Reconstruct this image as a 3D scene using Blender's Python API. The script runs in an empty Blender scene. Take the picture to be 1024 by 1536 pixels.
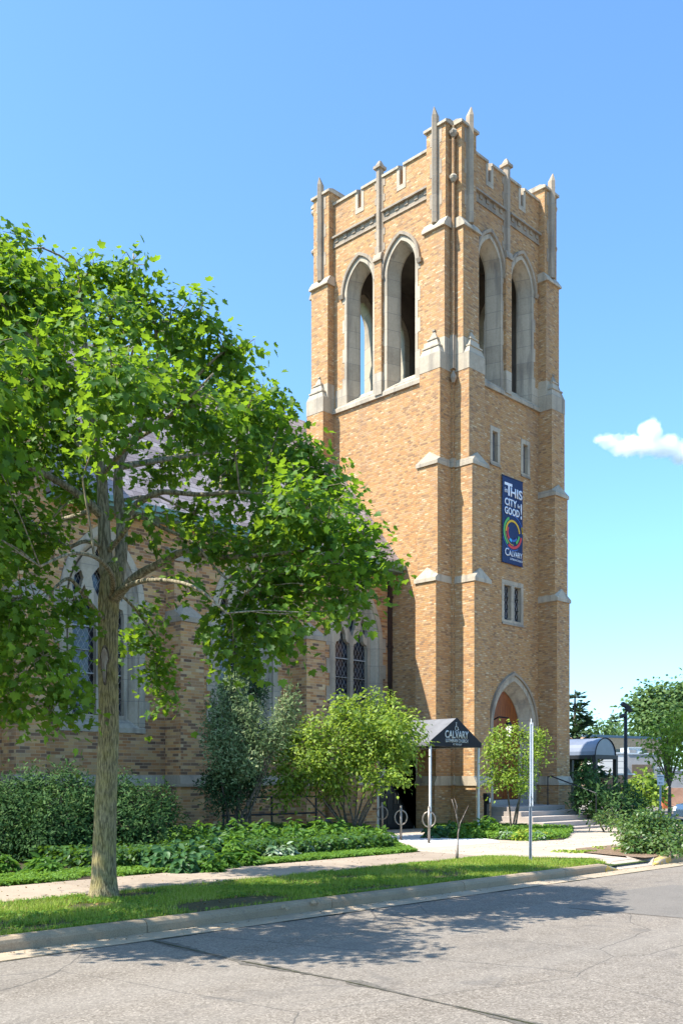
import bpy, bmesh, math, random
import numpy as np
from mathutils import Vector, Matrix
from mathutils.geometry import tessellate_polygon

# ------------------------------------------------------------------ camera, sky, sun, exposure
S = bpy.context.scene
COL = S.collection
YAW = math.radians(44.3); SN, CS = math.sin(YAW), math.cos(YAW)
F = 1465.0; EYE = 1.8; HOR = 1170.0
cam_d = bpy.data.cameras.new('camera'); cam = bpy.data.objects.new('camera', cam_d); COL.objects.link(cam)
cam_d.sensor_fit = 'HORIZONTAL'; cam_d.sensor_width = 36.0; cam_d.lens = 36.0 * F / 1024
cam_d.shift_y = (HOR - 768) / 1024.0; cam_d.clip_start = 0.1; cam_d.clip_end = 5000
cam.location = (0, 0, EYE); cam.rotation_euler = (math.radians(90), 0, math.atan2(SN, CS) - math.radians(90))
S.camera = cam
S.render.resolution_x = 682; S.render.resolution_y = 1024
SUN_B, SUN_DN = 2.0, 3.1                     # light travels (+B, -1, -DN)
sl = math.hypot(SUN_B, 1)
SUN_EL = math.atan2(SUN_DN, sl); SUN_ROT = math.atan2(-SUN_B, 1.0)
W = bpy.data.worlds.new('World'); S.world = W; W.use_nodes = True
wn = W.node_tree.nodes; wl = W.node_tree.links
bgn = wn['Background']
sky = wn.new('ShaderNodeTexSky'); sky.sky_type = 'NISHITA'; sky.sun_disc = False
sky.sun_elevation = SUN_EL; sky.sun_rotation = SUN_ROT; sky.altitude = 200
sky.air_density = 1.0; sky.dust_density = 1.0; sky.ozone_density = 2.0
sk_mix = wn.new('ShaderNodeMix'); sk_mix.data_type = 'RGBA'; sk_mix.blend_type = 'MULTIPLY'; sk_mix.inputs[0].default_value = 1.0
sk_mix.inputs[7].default_value = (0.72, 1.0, 1.19, 1)
wl.new(sky.outputs[0], sk_mix.inputs[6]); wl.new(sk_mix.outputs[2], bgn.inputs[0]); bgn.inputs[1].default_value = 0.15
sun_d = bpy.data.lights.new('sun', 'SUN'); sun_d.energy = 4.9; sun_d.angle = math.radians(0.5); sun_d.color = (1, 0.95, 0.87)
sun = bpy.data.objects.new('sun', sun_d); COL.objects.link(sun)
sun.rotation_euler = Vector((SUN_B, -1, -SUN_DN)).to_track_quat('-Z', 'Y').to_euler()
S.view_settings.view_transform = 'Standard'; S.view_settings.look = 'None'
S.view_settings.exposure = 1.08; S.view_settings.gamma = 1.0; S.view_settings.use_curve_mapping = False
S.render.engine = 'CYCLES'
S.cycles.max_bounces = 8; S.cycles.transparent_max_bounces = 8

def cp(x, y, D):
    """point at depth D metres along the view, on the ray through photograph position x, y"""
    X = (x - 512) / F * D
    return Vector((SN * X + CS * D, -CS * X + SN * D, EYE + (HOR - y) / F * D))

# ------------------------------------------------------------------ helpers
def tag(o, label=None, cat=None, group=None, kind=None):
    if label: o['label'] = label
    if cat: o['category'] = cat
    if group: o['group'] = group
    if kind: o['kind'] = kind
    return o

def thing(name, loc, label, cat, group=None):
    o = bpy.data.objects.new(name, None); COL.objects.link(o); o.location = loc
    o.empty_display_size = 0.2
    return tag(o, label, cat, group)

def origin_of(p):
    v = Vector((0, 0, 0))
    while p is not None:
        v += Vector(p.location); p = p.parent
    return v

def copy_tree(o, parent=None):
    c = o.copy(); COL.objects.link(c); c.parent = parent
    for ch in [k for k in o.children]:
        copy_tree(ch, c)
    return c

class MB:
    def __init__(s): s.v = []; s.f = []
    def add(s, vs, fs):
        n = len(s.v); s.v += [tuple(p) for p in vs]; s.f += [tuple(i + n for i in f) for f in fs]; return s
    def box(s, x0, y0, z0, x1, y1, z1):
        x0, x1 = sorted((x0, x1)); y0, y1 = sorted((y0, y1)); z0, z1 = sorted((z0, z1))
        return s.add([(x0,y0,z0),(x1,y0,z0),(x1,y1,z0),(x0,y1,z0),(x0,y0,z1),(x1,y0,z1),(x1,y1,z1),(x0,y1,z1)],
                     [(0,3,2,1),(4,5,6,7),(0,1,5,4),(1,2,6,5),(2,3,7,6),(3,0,4,7)])
    def hexa(s, b, t):   # bottom 4 corners, top 4 corners, both ccw from above
        return s.add(list(b) + list(t), [(0,3,2,1),(4,5,6,7),(0,1,5,4),(1,2,6,5),(2,3,7,6),(3,0,4,7)])
    def tube(s, pts, rad, n=8, cap=True):
        pts = [Vector(p) for p in pts]
        if not hasattr(rad, '__len__'): rad = [rad] * len(pts)
        vs = []; ref = None
        for i, p in enumerate(pts):
            d = (pts[min(i+1, len(pts)-1)] - pts[max(i-1, 0)])
            if d.length < 1e-9: d = Vector((0,0,1))
            d.normalize()
            if ref is None:
                ref = d.orthogonal().normalized()
            else:
                ref = (ref - d * ref.dot(d))
                ref = ref.normalized() if ref.length > 1e-6 else d.orthogonal().normalized()
            b = d.cross(ref)
            for k in range(n):
                a = 2 * math.pi * k / n
                vs.append(p + (ref * math.cos(a) + b * math.sin(a)) * rad[i])
        fs = []
        for i in range(len(pts) - 1):
            for k in range(n):
                k2 = (k + 1) % n
                fs.append((i*n+k, i*n+k2, (i+1)*n+k2, (i+1)*n+k))
        if cap:
            fs.append(tuple(range(n))[::-1]); fs.append(tuple((len(pts)-1)*n + k for k in range(n)))
        return s.add(vs, fs)
    def lathe(s, cx, cy, prof, n=16):
        vs = []; fs = []
        for r, z in prof:
            for k in range(n):
                a = 2 * math.pi * (k + .5) / n
                vs.append((cx + r * math.cos(a), cy + r * math.sin(a), z))
        for i in range(len(prof) - 1):
            for k in range(n):
                k2 = (k + 1) % n
                fs.append((i*n+k, i*n+k2, (i+1)*n+k2, (i+1)*n+k))
        fs.append(tuple(range(n))[::-1]); fs.append(tuple((len(prof)-1)*n + k for k in range(n)))
        return s.add(vs, fs)
    def panel(s, polys, d0, d1, mp):
        """flat polygon with holes (lists of (a, z)) extruded from depth d0 to d1, mapped by mp(a, z, d)"""
        flat = [p for poly in polys for p in poly]
        tris = tessellate_polygon([[Vector((p[0], p[1], 0)) for p in poly] for poly in polys])
        n = len(flat)
        vs = [mp(p[0], p[1], d0) for p in flat] + [mp(p[0], p[1], d1) for p in flat]
        fs = [tuple(t) for t in tris] + [tuple(i + n for i in t)[::-1] for t in tris]
        k = 0
        for poly in polys:
            m = len(poly)
            for i in range(m):
                j = (i + 1) % m
                fs.append((k+i, k+j, k+j+n, k+i+n))
            k += m
        return s.add(vs, fs)
    def loft(s, outs, mp, close=False):
        """outs: list of (outline points (a,z), depth)"""
        m = len(outs[0][0]); vs = []
        for o, d in outs:
            vs += [mp(p[0], p[1], d) for p in o]
        fs = []
        L = len(outs)
        for i in range(L if close else L - 1):
            i2 = (i + 1) % L
            for k in range(m - 1):
                fs.append((i*m+k, i*m+k+1, i2*m+k+1, i2*m+k))
        if close:
            fs.append(tuple(i*m for i in range(L))); fs.append(tuple(i*m + m - 1 for i in range(L))[::-1])
        return s.add(vs, fs)
    def build(s, name, mat, parent=None, origin=None, smooth=False, recalc=True, bevel=0):
        me = bpy.data.meshes.new(name)
        o0 = origin_of(parent) if parent is not None else Vector(origin or (0,0,0))
        me.from_pydata([(x-o0.x, y-o0.y, z-o0.z) for x, y, z in s.v], [], s.f)
        if recalc:
            bm = bmesh.new(); bm.from_mesh(me); bmesh.ops.recalc_face_normals(bm, faces=bm.faces); bm.to_mesh(me); bm.free()
        me.materials.append(mat)
        ob = bpy.data.objects.new(name, me); COL.objects.link(ob)
        if parent is not None: ob.parent = parent
        else: ob.location = o0
        if smooth:
            me.polygons.foreach_set('use_smooth', [True] * len(me.polygons))
        if bevel:
            m = ob.modifiers.new('bevel', 'BEVEL'); m.width = bevel; m.segments = 2; m.limit_method = 'ANGLE'
        return ob

def text_mesh(name, body, size, mat, parent, mp, a, z, d, depth=.012, sx=1.0, bold=0.0, align='CENTER', spacing=1.0, width=None):
    cu = bpy.data.curves.new(name, 'FONT'); cu.body = body; cu.size = size; cu.align_x = align
    cu.offset = bold; cu.resolution_u = 3; cu.space_character = spacing
    to = bpy.data.objects.new(name, cu); COL.objects.link(to)
    dg = bpy.context.evaluated_depsgraph_get(); dg.update()
    me = bpy.data.meshes.new_from_object(to.evaluated_get(dg))
    bpy.data.objects.remove(to)
    bm = bmesh.new(); bm.from_mesh(me)
    r = bmesh.ops.extrude_face_region(bm, geom=bm.faces[:])
    for e in r['geom']:
        if isinstance(e, bmesh.types.BMVert): e.co.z += 1.0
    if width:
        xs = [v.co.x for v in bm.verts]; x_0, x_1 = min(xs), max(xs); sx = width / (x_1 - x_0)
        sh = x_0 if align == 'LEFT' else (x_0 + x_1) / 2
        for v in bm.verts: v.co.x -= sh
    o0 = origin_of(parent)
    for v in bm.verts:
        p = Vector(mp(a + v.co.x * sx, z + v.co.y, d - (depth if v.co.z > .5 else 0))) - o0
        v.co = p
    bmesh.ops.recalc_face_normals(bm, faces=bm.faces)
    bm.to_mesh(me); bm.free()
    me.name = name; me.materials.clear(); me.materials.append(mat)
    ob = bpy.data.objects.new(name, me); COL.objects.link(ob); ob.parent = parent
    return ob

def arch(c, half, z0, zs, za, n=10):
    r = za - zs; R = (half*half + r*r) / (2*half)
    pts = [(c - half, z0)]
    a1 = math.asin(min(1, r / R))
    if R < half: a1 = math.pi - a1
    for i in range(n + 1):
        a = a1 * i / n
        pts.append((c - half + R - R*math.cos(a), zs + R*math.sin(a)))
    right = [(2*c - x, z) for x, z in pts[:-1]][::-1]
    return pts + right

# ------------------------------------------------------------------ materials
class NT:
    def __init__(s, name):
        m = bpy.data.materials.new(name); m.use_nodes = True; s.m = m; s.t = m.node_tree; s.n = s.t.nodes; s.l = s.t.links
        s.b = s.n['Principled BSDF']; s.out = s.n['Material Output']
        s.b.inputs['Specular IOR Level'].default_value = 0.3
    def node(s, t, **k):
        nd = s.n.new(t)
        for a, v in k.items():
            if a.startswith('i_'):
                nd.inputs[a[2:].replace('_', ' ')].default_value = v
            else: setattr(nd, a, v)
        return nd
    def link(s, a, b): s.l.new(a, b)
    def val(s, x, inp):
        if hasattr(x, 'links') or isinstance(x, bpy.types.NodeSocket): s.link(x, inp)
        else: inp.default_value = x
    def math(s, op, a, b=0.0, c=0.0):
        nd = s.n.new('ShaderNodeMath'); nd.operation = op
        s.val(a, nd.inputs[0]); s.val(b, nd.inputs[1]); s.val(c, nd.inputs[2]); return nd.outputs[0]
    def noise(s, scale, detail=3, vec=None, rough=.55, dist=0.0, col=False):
        nd = s.n.new('ShaderNodeTexNoise'); nd.inputs['Scale'].default_value = scale; nd.inputs['Detail'].default_value = detail
        nd.inputs['Roughness'].default_value = rough; nd.inputs['Distortion'].default_value = dist
        if vec is not None: s.link(vec, nd.inputs['Vector'])
        return nd.outputs['Color' if col else 'Fac']
    def pos(s):
        return s.n.new('ShaderNodeNewGeometry').outputs['Position']
    def ramp(s, fac, stops, interp='LINEAR'):
        nd = s.n.new('ShaderNodeValToRGB'); cr = nd.color_ramp; cr.interpolation = interp
        while len(cr.elements) < len(stops): cr.elements.new(0.5)
        for e, (p, c) in zip(cr.elements, stops):
            e.position = p; e.color = (c[0], c[1], c[2], 1) if hasattr(c, '__len__') else (c, c, c, 1)
        s.link(fac, nd.inputs[0]); return nd.outputs[0]
    def mix(s, fac, a, b, mode='MIX'):
        nd = s.n.new('ShaderNodeMix'); nd.data_type = 'RGBA'; nd.blend_type = mode
        s.val(fac, nd.inputs[0])
        for x, i in ((a, nd.inputs[6]), (b, nd.inputs[7])):
            if isinstance(x, (tuple, list)): i.default_value = (x[0], x[1], x[2], 1)
            else: s.link(x, i)
        return nd.outputs[2]
    def bump(s, h, strength=.3, dist=.02):
        nd = s.n.new('ShaderNodeBump'); nd.inputs['Strength'].default_value = strength; nd.inputs['Distance'].default_value = dist
        s.link(h, nd.inputs['Height']); s.link(nd.outputs[0], s.b.inputs['Normal'])
    def color(s, c):
        if isinstance(c, (tuple, list)): s.b.inputs['Base Color'].default_value = (c[0], c[1], c[2], 1)
        else: s.link(c, s.b.inputs['Base Color'])
    def rough(s, r):
        s.val(r, s.b.inputs['Roughness']); return s
    def scalevec(s, v, sc):
        nd = s.n.new('ShaderNodeVectorMath'); nd.operation = 'MULTIPLY'; s.link(v, nd.inputs[0]); nd.inputs[1].default_value = sc
        return nd.outputs[0]

def mat_plain(name, c, rough=.6, metal=0, var=.15, scale=6, spec=.3, bump=0):
    t = NT(name); p = t.pos()
    n = t.noise(scale, 4, p)
    lo = tuple(x*(1-var) for x in c); hi = tuple(min(1, x*(1+var)) for x in c)
    t.color(t.ramp(n, [(.3, lo), (.7, hi)])); t.rough(rough); t.b.inputs['Metallic'].default_value = metal
    t.b.inputs['Specular IOR Level'].default_value = spec
    if bump: t.bump(t.noise(scale*8, 3, p), bump, .01)
    return t.m

def mat_brick(name, CH, CL, stops, mortar, mth, mw, var=.3, tint=(1, 1, 1)):
    D = 1.0
    t = NT(name)
    g = t.node('ShaderNodeNewGeometry')
    sp = t.node('ShaderNodeSeparateXYZ'); t.link(g.outputs['Position'], sp.inputs[0])
    sn = t.node('ShaderNodeSeparateXYZ'); t.link(g.outputs['True Normal'], sn.inputs[0])
    isx = t.math('GREATER_THAN', t.math('ABSOLUTE', sn.outputs[0]), 0.7)
    h = t.math('ADD', t.math('MULTIPLY', isx, sp.outputs[1]), t.math('MULTIPLY', t.math('SUBTRACT', 1.0, isx), sp.outputs[0]))
    rowf = t.math('DIVIDE', sp.outputs[2], CH); row = t.math('FLOOR', rowf)
    off = t.math('MULTIPLY', t.math('MODULO', row, 2.0), 0.5)
    # a header brick now and then: random shift of each course
    wr = t.node('ShaderNodeTexWhiteNoise', noise_dimensions='1D'); t.link(row, wr.inputs['W'])
    off2 = t.math('ADD', off, t.math('MULTIPLY', wr.outputs['Value'], 0.22))
    colf = t.math('ADD', t.math('DIVIDE', h, CL), off2); coli = t.math('FLOOR', colf)
    cb = t.node('ShaderNodeCombineXYZ'); t.link(coli, cb.inputs[0]); t.link(row, cb.inputs[1]); t.link(isx, cb.inputs[2])
    wnz = t.node('ShaderNodeTexWhiteNoise', noise_dimensions='3D'); t.link(cb.outputs[0], wnz.inputs['Vector'])
    r = wnz.outputs['Value']
    big = t.noise(.35, 4, g.outputs['Position'])
    rr = t.math('ADD', r, t.math('MULTIPLY', t.math('SUBTRACT', big, .5), var))
    c = t.ramp(rr, stops)
    if name == 'tan_brick': c = t.mix(.22, c, (.52, .31, .115))
    fine = t.noise(60, 2, g.outputs['Position'])
    c = t.mix(.35, c, t.ramp(fine, [(.3, .35), (.7, .8)]), 'SOFT_LIGHT')
    fz = t.math('FRACT', rowf); fx = t.math('FRACT', colf)
    mz = t.math('LESS_THAN', fz, mth); mx = t.math('LESS_THAN', fx, mw)
    mort = t.math('MAXIMUM', mz, mx)
    c2 = t.mix(mort, c, mortar)
    # weather streaks
    sv = t.scalevec(g.outputs['Position'], (1.2, 1.2, .12))
    st = t.noise(1.3, 4, sv)
    c3 = t.mix(t.math('MULTIPLY', t.math('SUBTRACT', t.math('MAXIMUM', st, .52), .52), 1.7), c2, (.24*D, .17*D, .12*D))
    if tint != (1,1,1): c3 = t.mix(1.0, c3, tint, 'MULTIPLY')
    t.color(c3); t.rough(.85)
    hgt = t.math('SUBTRACT', 1.0, mort)
    hh = t.math('ADD', hgt, t.math('MULTIPLY', r, .5))
    t.bump(hh, .5, .012)
    return t.m

def mat_stone(name, base=(.45, .375, .27), joint=.62, dark=.25):
    t = NT(name); g = t.node('ShaderNodeNewGeometry'); P = g.outputs['Position']
    sp = t.node('ShaderNodeSeparateXYZ'); t.link(P, sp.inputs[0])
    f = t.math('FRACT', t.math('DIVIDE', t.math('ADD', sp.outputs[2], 100.13), joint))
    jm = t.math('LESS_THAN', f, .025)
    n1 = t.noise(1.6, 5, P); n2 = t.noise(14, 4, P)
    rowi = t.math('FLOOR', t.math('DIVIDE', t.math('ADD', sp.outputs[2], 100.13), joint))
    w = t.node('ShaderNodeTexWhiteNoise', noise_dimensions='1D'); t.link(rowi, w.inputs['W'])
    k = t.math('ADD', t.math('MULTIPLY', n1, .7), t.math('MULTIPLY', w.outputs['Value'], .3))
    c = t.ramp(k, [(.25, tuple(x*.78 for x in base)), (.5, base), (.8, tuple(x*1.15 for x in base))])
    c = t.mix(.5, c, t.ramp(n2, [(.3, .38), (.7, .62)]), 'SOFT_LIGHT')
    sv = t.scalevec(P, (2.5, 2.5, .25)); st = t.noise(1.5, 5, sv)
    c = t.mix(t.math('MULTIPLY', t.math('SUBTRACT', t.math('MAXIMUM', st, .50), .50), 3.6), c, (.17, .145, .12))
    c = t.mix(jm, c, (dark, dark*.9, dark*.75))
    t.color(c); t.rough(.8); t.bump(n2, .25, .01)
    return t.m

def mat_leaf(name, stops, trans=(.30, .55, .03), tf=.45, rough=.45, spec=.35):
    t = NT(name); g = t.node('ShaderNodeNewGeometry')
    big = t.noise(.9, 4, g.outputs['Position'])
    r = t.math('ADD', t.math('MULTIPLY', g.outputs['Random Per Island'], .6), t.math('MULTIPLY', t.math('SUBTRACT', big, .22), .7))
    c = t.ramp(r, stops); t.color(c); t.rough(rough); t.b.inputs['Specular IOR Level'].default_value = spec
    tr = t.node('ShaderNodeBsdfTranslucent')
    tc = t.mix(.45, c, trans); tc2 = t.mix(1.0, tc, trans, 'SCREEN') if False else tc
    t.link(tc2, tr.inputs[0])
    mx = t.node('ShaderNodeMixShader'); mx.inputs[0].default_value = tf
    t.link(t.b.outputs[0], mx.inputs[1]); t.link(tr.outputs[0], mx.inputs[2]); t.link(mx.outputs[0], t.out.inputs[0])
    return t.m

def mat_bark(name, lo, hi, moss=None, zscale=.18, sc=30):
    t = NT(name); P = t.pos(); v = t.scalevec(P, (1, 1, zscale))
    n = t.noise(sc, 5, v, .65, .3); n2 = t.noise(5, 5, P, .6)
    c = t.ramp(n, [(.42, lo), (.58, hi)])
    if moss: c = t.mix(t.ramp(n2, [(.40, 0), (.72, .55)]), c, t.mix(1.0, moss, t.ramp(n, [(.3, .35), (.6, 1.0)]), 'MULTIPLY'))
    t.color(c); t.rough(.9); t.bump(n, .9, .02)
    return t.m

def mat_asphalt():
    t = NT('asphalt'); P = t.pos()
    n0 = t.noise(.25, 4, P); n1 = t.noise(3, 5, P, .65)
    vor = t.node('ShaderNodeTexVoronoi'); vor.inputs['Scale'].default_value = 62; t.link(P, vor.inputs['Vector'])
    n2 = t.noise(110, 2, P)
    c = t.ramp(n1, [(.3, (.19, .158, .122)), (.7, (.25, .211, .165))])
    c = t.mix(t.ramp(n0, [(.35, 0), (.7, .45)]), c, (.155, .135, .11))
    sep = t.node('ShaderNodeSeparateColor'); t.link(vor.outputs['Color'], sep.inputs[0])
    c = t.mix(.75, c, t.ramp(sep.outputs[0], [(.0, .12), (.5, .45), (.85, .6), (1, .98)]), 'SOFT_LIGHT')
    c = t.mix(.5, c, t.ramp(n2, [(.25, .2), (.75, .8)]), 'SOFT_LIGHT')
    # occasional dark oil spots
    n3 = t.noise(1.1, 3, P, .5, 1.0)
    c = t.mix(t.ramp(n3, [(.66, 0), (.74, .45)]), c, (.07, .065, .06))
    sx = t.scalevec(P, (.05, 1.0, 1)); tw = t.noise(1.1, 3, sx)
    c = t.mix(t.ramp(tw, [(.4, 0), (.65, .35)]), c, (.27, .24, .20))
    n5 = t.noise(.9, 6, P, .7, .5)
    c = t.mix(t.ramp(n5, [(.56, 0), (.62, .3)]), c, (.12, .105, .09))
    # hairline cracks
    v2 = t.node('ShaderNodeTexVoronoi', feature='DISTANCE_TO_EDGE'); v2.inputs['Scale'].default_value = .33
    pd = t.mix(.12, P, t.noise(1.4, 4, P, col=True), 'ADD'); t.link(pd, v2.inputs['Vector'])
    crk = t.math('LESS_THAN', v2.outputs['Distance'], .0022)
    c = t.mix(t.math('MULTIPLY', crk, .6), c, (.06, .055, .05))
    t.color(c); t.rough(.9); t.bump(n2, .5, .008)
    return t.m

def mat_concrete(name, base, joints=None, speck=.5, stain=.5):
    t = NT(name); g = t.node('ShaderNodeNewGeometry'); P = g.outputs['Position']
    n1 = t.noise(1.1, 5, P, .6); n2 = t.noise(70, 3, P); n3 = t.noise(8, 4, P)
    r = t.math('ADD', t.math('MULTIPLY', n1, .75), t.math('MULTIPLY', g.outputs['Random Per Island'], .25))
    c = t.ramp(r, [(.25, tuple(x*.74 for x in base)), (.55, base), (.8, tuple(x*1.12 for x in base))])
    c = t.mix(speck, c, t.ramp(n2, [(.3, .3), (.7, .7)]), 'SOFT_LIGHT')
    c = t.mix(t.math('MULTIPLY', t.ramp(n3, [(.55, 0), (.75, 1)]), .3*stain), c, (.13, .115, .095))
    if joints:
        sp = t.node('ShaderNodeSeparateXYZ'); t.link(P, sp.inputs[0])
        fx = t.math('FRACT', t.math('DIVIDE', t.math('ADD', sp.outputs[0], 100.4), joints)); fy = t.math('FRACT', t.math('DIVIDE', t.math('ADD', sp.outputs[1], 100.4), joints))
        jm = t.math('MAXIMUM', t.math('LESS_THAN', fx, .012), t.math('LESS_THAN', fy, .012))
        c = t.mix(jm, c, (.10, .085, .065))
    t.color(c); t.rough(.88); t.bump(n2, .3, .006)
    return t.m

def mat_soil(name, a, b, sc=25):
    t = NT(name); P = t.pos()
    n = t.noise(sc, 5, P, .7); n2 = t.noise(sc*.12, 3, P)
    c = t.ramp(n, [(.3, a), (.7, b)]); c = t.mix(t.ramp(n2, [(.4, 0), (.7, .5)]), c, a)
    t.color(c); t.rough(.95); t.bump(n, 1.0, .04)
    return t.m

BRICK = mat_brick('tan_brick', .0655, .155, [(.0, (.17, .09, .06)), (.12, (.30, .16, .085)), (.26, (.41, .18, .07)), (.42, (.47, .235, .085)), (.56, (.49, .275, .12)),
    (.68, (.41, .26, .16)), (.8, (.51, .30, .135)), (.9, (.38, .175, .07)), (.95, (.53, .36, .19)), (1.0, (.60, .45, .28))], (.34, .22, .11), .28, .06, .2)  # tower mortar colour darkened to include the shadow in its raked joints
NBRICK = mat_brick('nave_brick', .088, .28, [(.0, (.15, .085, .05)), (.14, (.26, .145, .08)), (.28, (.44, .19, .065)), (.42, (.42, .24, .12)), (.55, (.56, .275, .095)),
    (.68, (.49, .30, .14)), (.8, (.59, .35, .14)), (.9, (.47, .205, .075)), (1.0, (.63, .43, .22))], (.52, .36, .21), .13, .035, .25)
STONE = mat_stone('limestone')
STONE_D = mat_stone('weathered_limestone', (.36, .285, .20))
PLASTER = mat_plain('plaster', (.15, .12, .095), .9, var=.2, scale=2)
DARK = mat_plain('dark_metal', (.02, .02, .022), .45, 0, .2)
BROWNPIPE = mat_plain('brown_pipe', (.055, .035, .028), .4)
GREYPIPE = mat_plain('galvanised_pipe', (.32, .34, .37), .4, .3)
WHITEPAINT = mat_plain('white_paint', (.72, .72, .70), .5, 0, .05)
STEEL = mat_plain('brushed_steel', (.26, .22, .18), .4, .6, .15, 20)
GALV = mat_plain('galvanised_steel', (.55, .58, .60), .45, .35, .08, 15)
COPPER = mat_plain('green_copper', (.16, .27, .24), .6, 0, .2)
ASPHALT = mat_asphalt()
WALK = mat_concrete('walk_concrete', (.36, .285, .21), None, .6, 1.3)
PAVE = mat_concrete('plaza_concrete', (.44, .36, .275), 1.6)
GUTTER = mat_concrete('gutter_concrete', (.42, .33, .225), None, .6, 1.0)
CURBC = mat_concrete('curb_concrete', (.33, .25, .16), None, .6, 1.4)
STEPC = mat_concrete('step_concrete', (.40, .34, .29))
GRAVEL = mat_concrete('pale_gravel', (.62, .60, .57), None, 1.0, .2)
SOIL = mat_soil('bed_soil', (.035, .024, .016), (.10, .07, .045))
MULCH = mat_soil('wood_mulch', (.14, .085, .05), (.40, .28, .18), 40)
LAND = mat_soil('lawn_ground', (.035, .055, .012), (.075, .12, .025), 12)
YP = NT('worn_yellow_paint'); P_ = YP.pos(); YP.color(YP.ramp(YP.noise(11, 5, P_, .7), [(.44, (.34, .275, .205)), (.54, (.50, .33, .07)), (.72, (.56, .36, .04))])); YP.rough(.85); YELLOWP = YP.m

# ------------------------------------------------------------------ ground
def flat(name, poly, z, mat, kind='structure'):
    m = MB(); n = len(poly)
    tr = tessellate_polygon([[Vector((p[0], p[1], 0)) for p in poly]])
    m.add([(p[0], p[1], z if len(p) < 3 else p[2]) for p in poly], [tuple(t) for t in tr])
    o = m.build(name, mat)
    me = o.data
    if sum(p.normal.z for p in me.polygons) < 0:
        me.flip_normals()
    o['kind'] = kind
    return o

flat('ground', [(-900, 9.74), (1500, 9.74), (1500, 1500), (-900, 1500)], .085, LAND)
flat('road', [(-900, -900), (1500, -900), (1500, 9.25), (-900, 9.25)], 0.0, ASPHALT)
flat('gutter', [(-40, 9.16), (60, 9.16), (60, 9.80), (-40, 9.80)], .006, GUTTER)

def curb_run(name, u0, u1, mat, taper0=False, taper1=False, seg=3.05):
    """rounded kerb along the street, in cast lengths"""
    prof = [(9.60, -.02), (9.60, .09), (9.615, .125), (9.65, .15), (9.76, .155), (9.775, .15), (9.775, -.02)]
    m = MB(); u = u0
    while u < u1 - .01:
        e = min(u + seg, u1); rings = []
        ks = 4 if (e - u) > .5 else 2
        for i in range(ks + 1):
            x = u + (e - u - .012) * i / ks
            h = 1.0
            if taper1 and u1 - x < .5: h = max(.12, (u1 - x) / .5)
            if taper0 and x - u0 < .5: h = max(.12, (x - u0) / .5)
            wob = .006 * math.sin(x * 3.1) + .004 * math.sin(x * 7.7)
            rings.append([(x, v + wob, (z if z < 0 else z * h)) for v, z in prof])
        n = len(prof); vs = [p for r in rings for p in r]; fs = []
        for i in range(ks):
            for k in range(n):
                k2 = (k + 1) % n
                fs.append((i*n+k, i*n+k2, (i+1)*n+k2, (i+1)*n+k))
        fs.append(tuple(range(n))); fs.append(tuple(ks*n + k for k in range(n)))
        m.add(vs, fs); u = e
    o = m.build(name, mat); o['kind'] = 'structure'; return o
curb_run('curb', -30, 17.2, CURBC)
curb_run('curb', 17.2, 17.75, YELLOWP, taper1=True)
curb_run('curb', 19.15, 20.0, YELLOWP, taper0=True)
curb_run('curb', 20.0, 60, CURBC)

# sidewalk in slabs
m = MB(); u = -24.0; rs = random.Random(3)
while u < 17.2:
    dz = rs.uniform(-.004, .004)
    m.box(u, 12.55, .02, u + 1.985, 14.35, .145 + dz); u += 2.0
o = m.build('sidewalk', WALK, bevel=.008); o['kind'] = 'structure'
# plaza and paved crossing between the beds and the steps
flat('plaza', [(17.21, 12.5), (18.4, 10.6), (18.35, 10.1), (19.0, 10.1), (19.6, 11.6), (20.6, 12.3), (40, 12.6), (40, 16.4), (32.2, 16.4), (32.2, 20.7), (21.0, 21.66), (21.0, 19.2), (17.35, 14.4)], .148, PAVE)
m = MB()
m.add([(17.76, 9.62, .012), (19.14, 9.62, .012), (19.0, 10.1, .1485), (18.35, 10.1, .1485)], [(0, 1, 2, 3)])
m.add([(19.14, 9.62, .012), (19.6, 9.79, .157), (19.3, 10.3, .158), (19.0, 10.1, .1485)], [(0, 1, 2, 3)])
m.add([(17.76, 9.62, .012), (18.35, 10.1, .1485), (18.4, 10.6, .13), (17.5, 9.78, .13)], [(0, 1, 2, 3)])
o = m.build('driveway_apron', PAVE); o['kind'] = 'structure'
flat('gravel_patch', [(18.4, 15.2), (21.2, 14.9), (22.4, 15.9), (23.4, 18.4), (21.9, 19.3), (20.9, 18.9)], .153, GRAVEL)
# boulevard, beds
flat('boulevard_soil', [(-30, 9.77), (17.5, 9.78), (18.4, 10.6), (17.21, 12.56), (-30, 12.56)], .125, mat_soil('turf_soil', (.05, .045, .018), (.14, .12, .055), 18))
flat('bed_soil', [(-30, 14.34), (17.36, 14.38), (21.1, 19.2), (21.1, 23.6), (-30, 23.6)], .135, SOIL)
flat('entrance_bed_soil', [(24.6, 19.9), (22.1, 15.7), (22.5, 14.7), (23.5, 14.4), (25.2, 15.2), (27.9, 17.1), (27.9, 20.6), (26, 20.7)], .156, SOIL)
flat('corner_mulch', [(19.16, 9.78), (60, 9.78), (60, 12.3), (20.6, 12.3), (19.7, 11.6)], .156, MULCH)
flat('asphalt_patch', [(12.2, 5.2), (15.6, 5.5), (15.9, 7.6), (13.9, 7.9), (12.0, 7.3)], .005, mat_concrete('patched_asphalt', (.165, .145, .12), None, 1.0, 1.5))
flat('parking_road', [(36.5, 13.0), (200, 13.0), (200, 34), (46, 34)], .152, ASPHALT)
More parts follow.
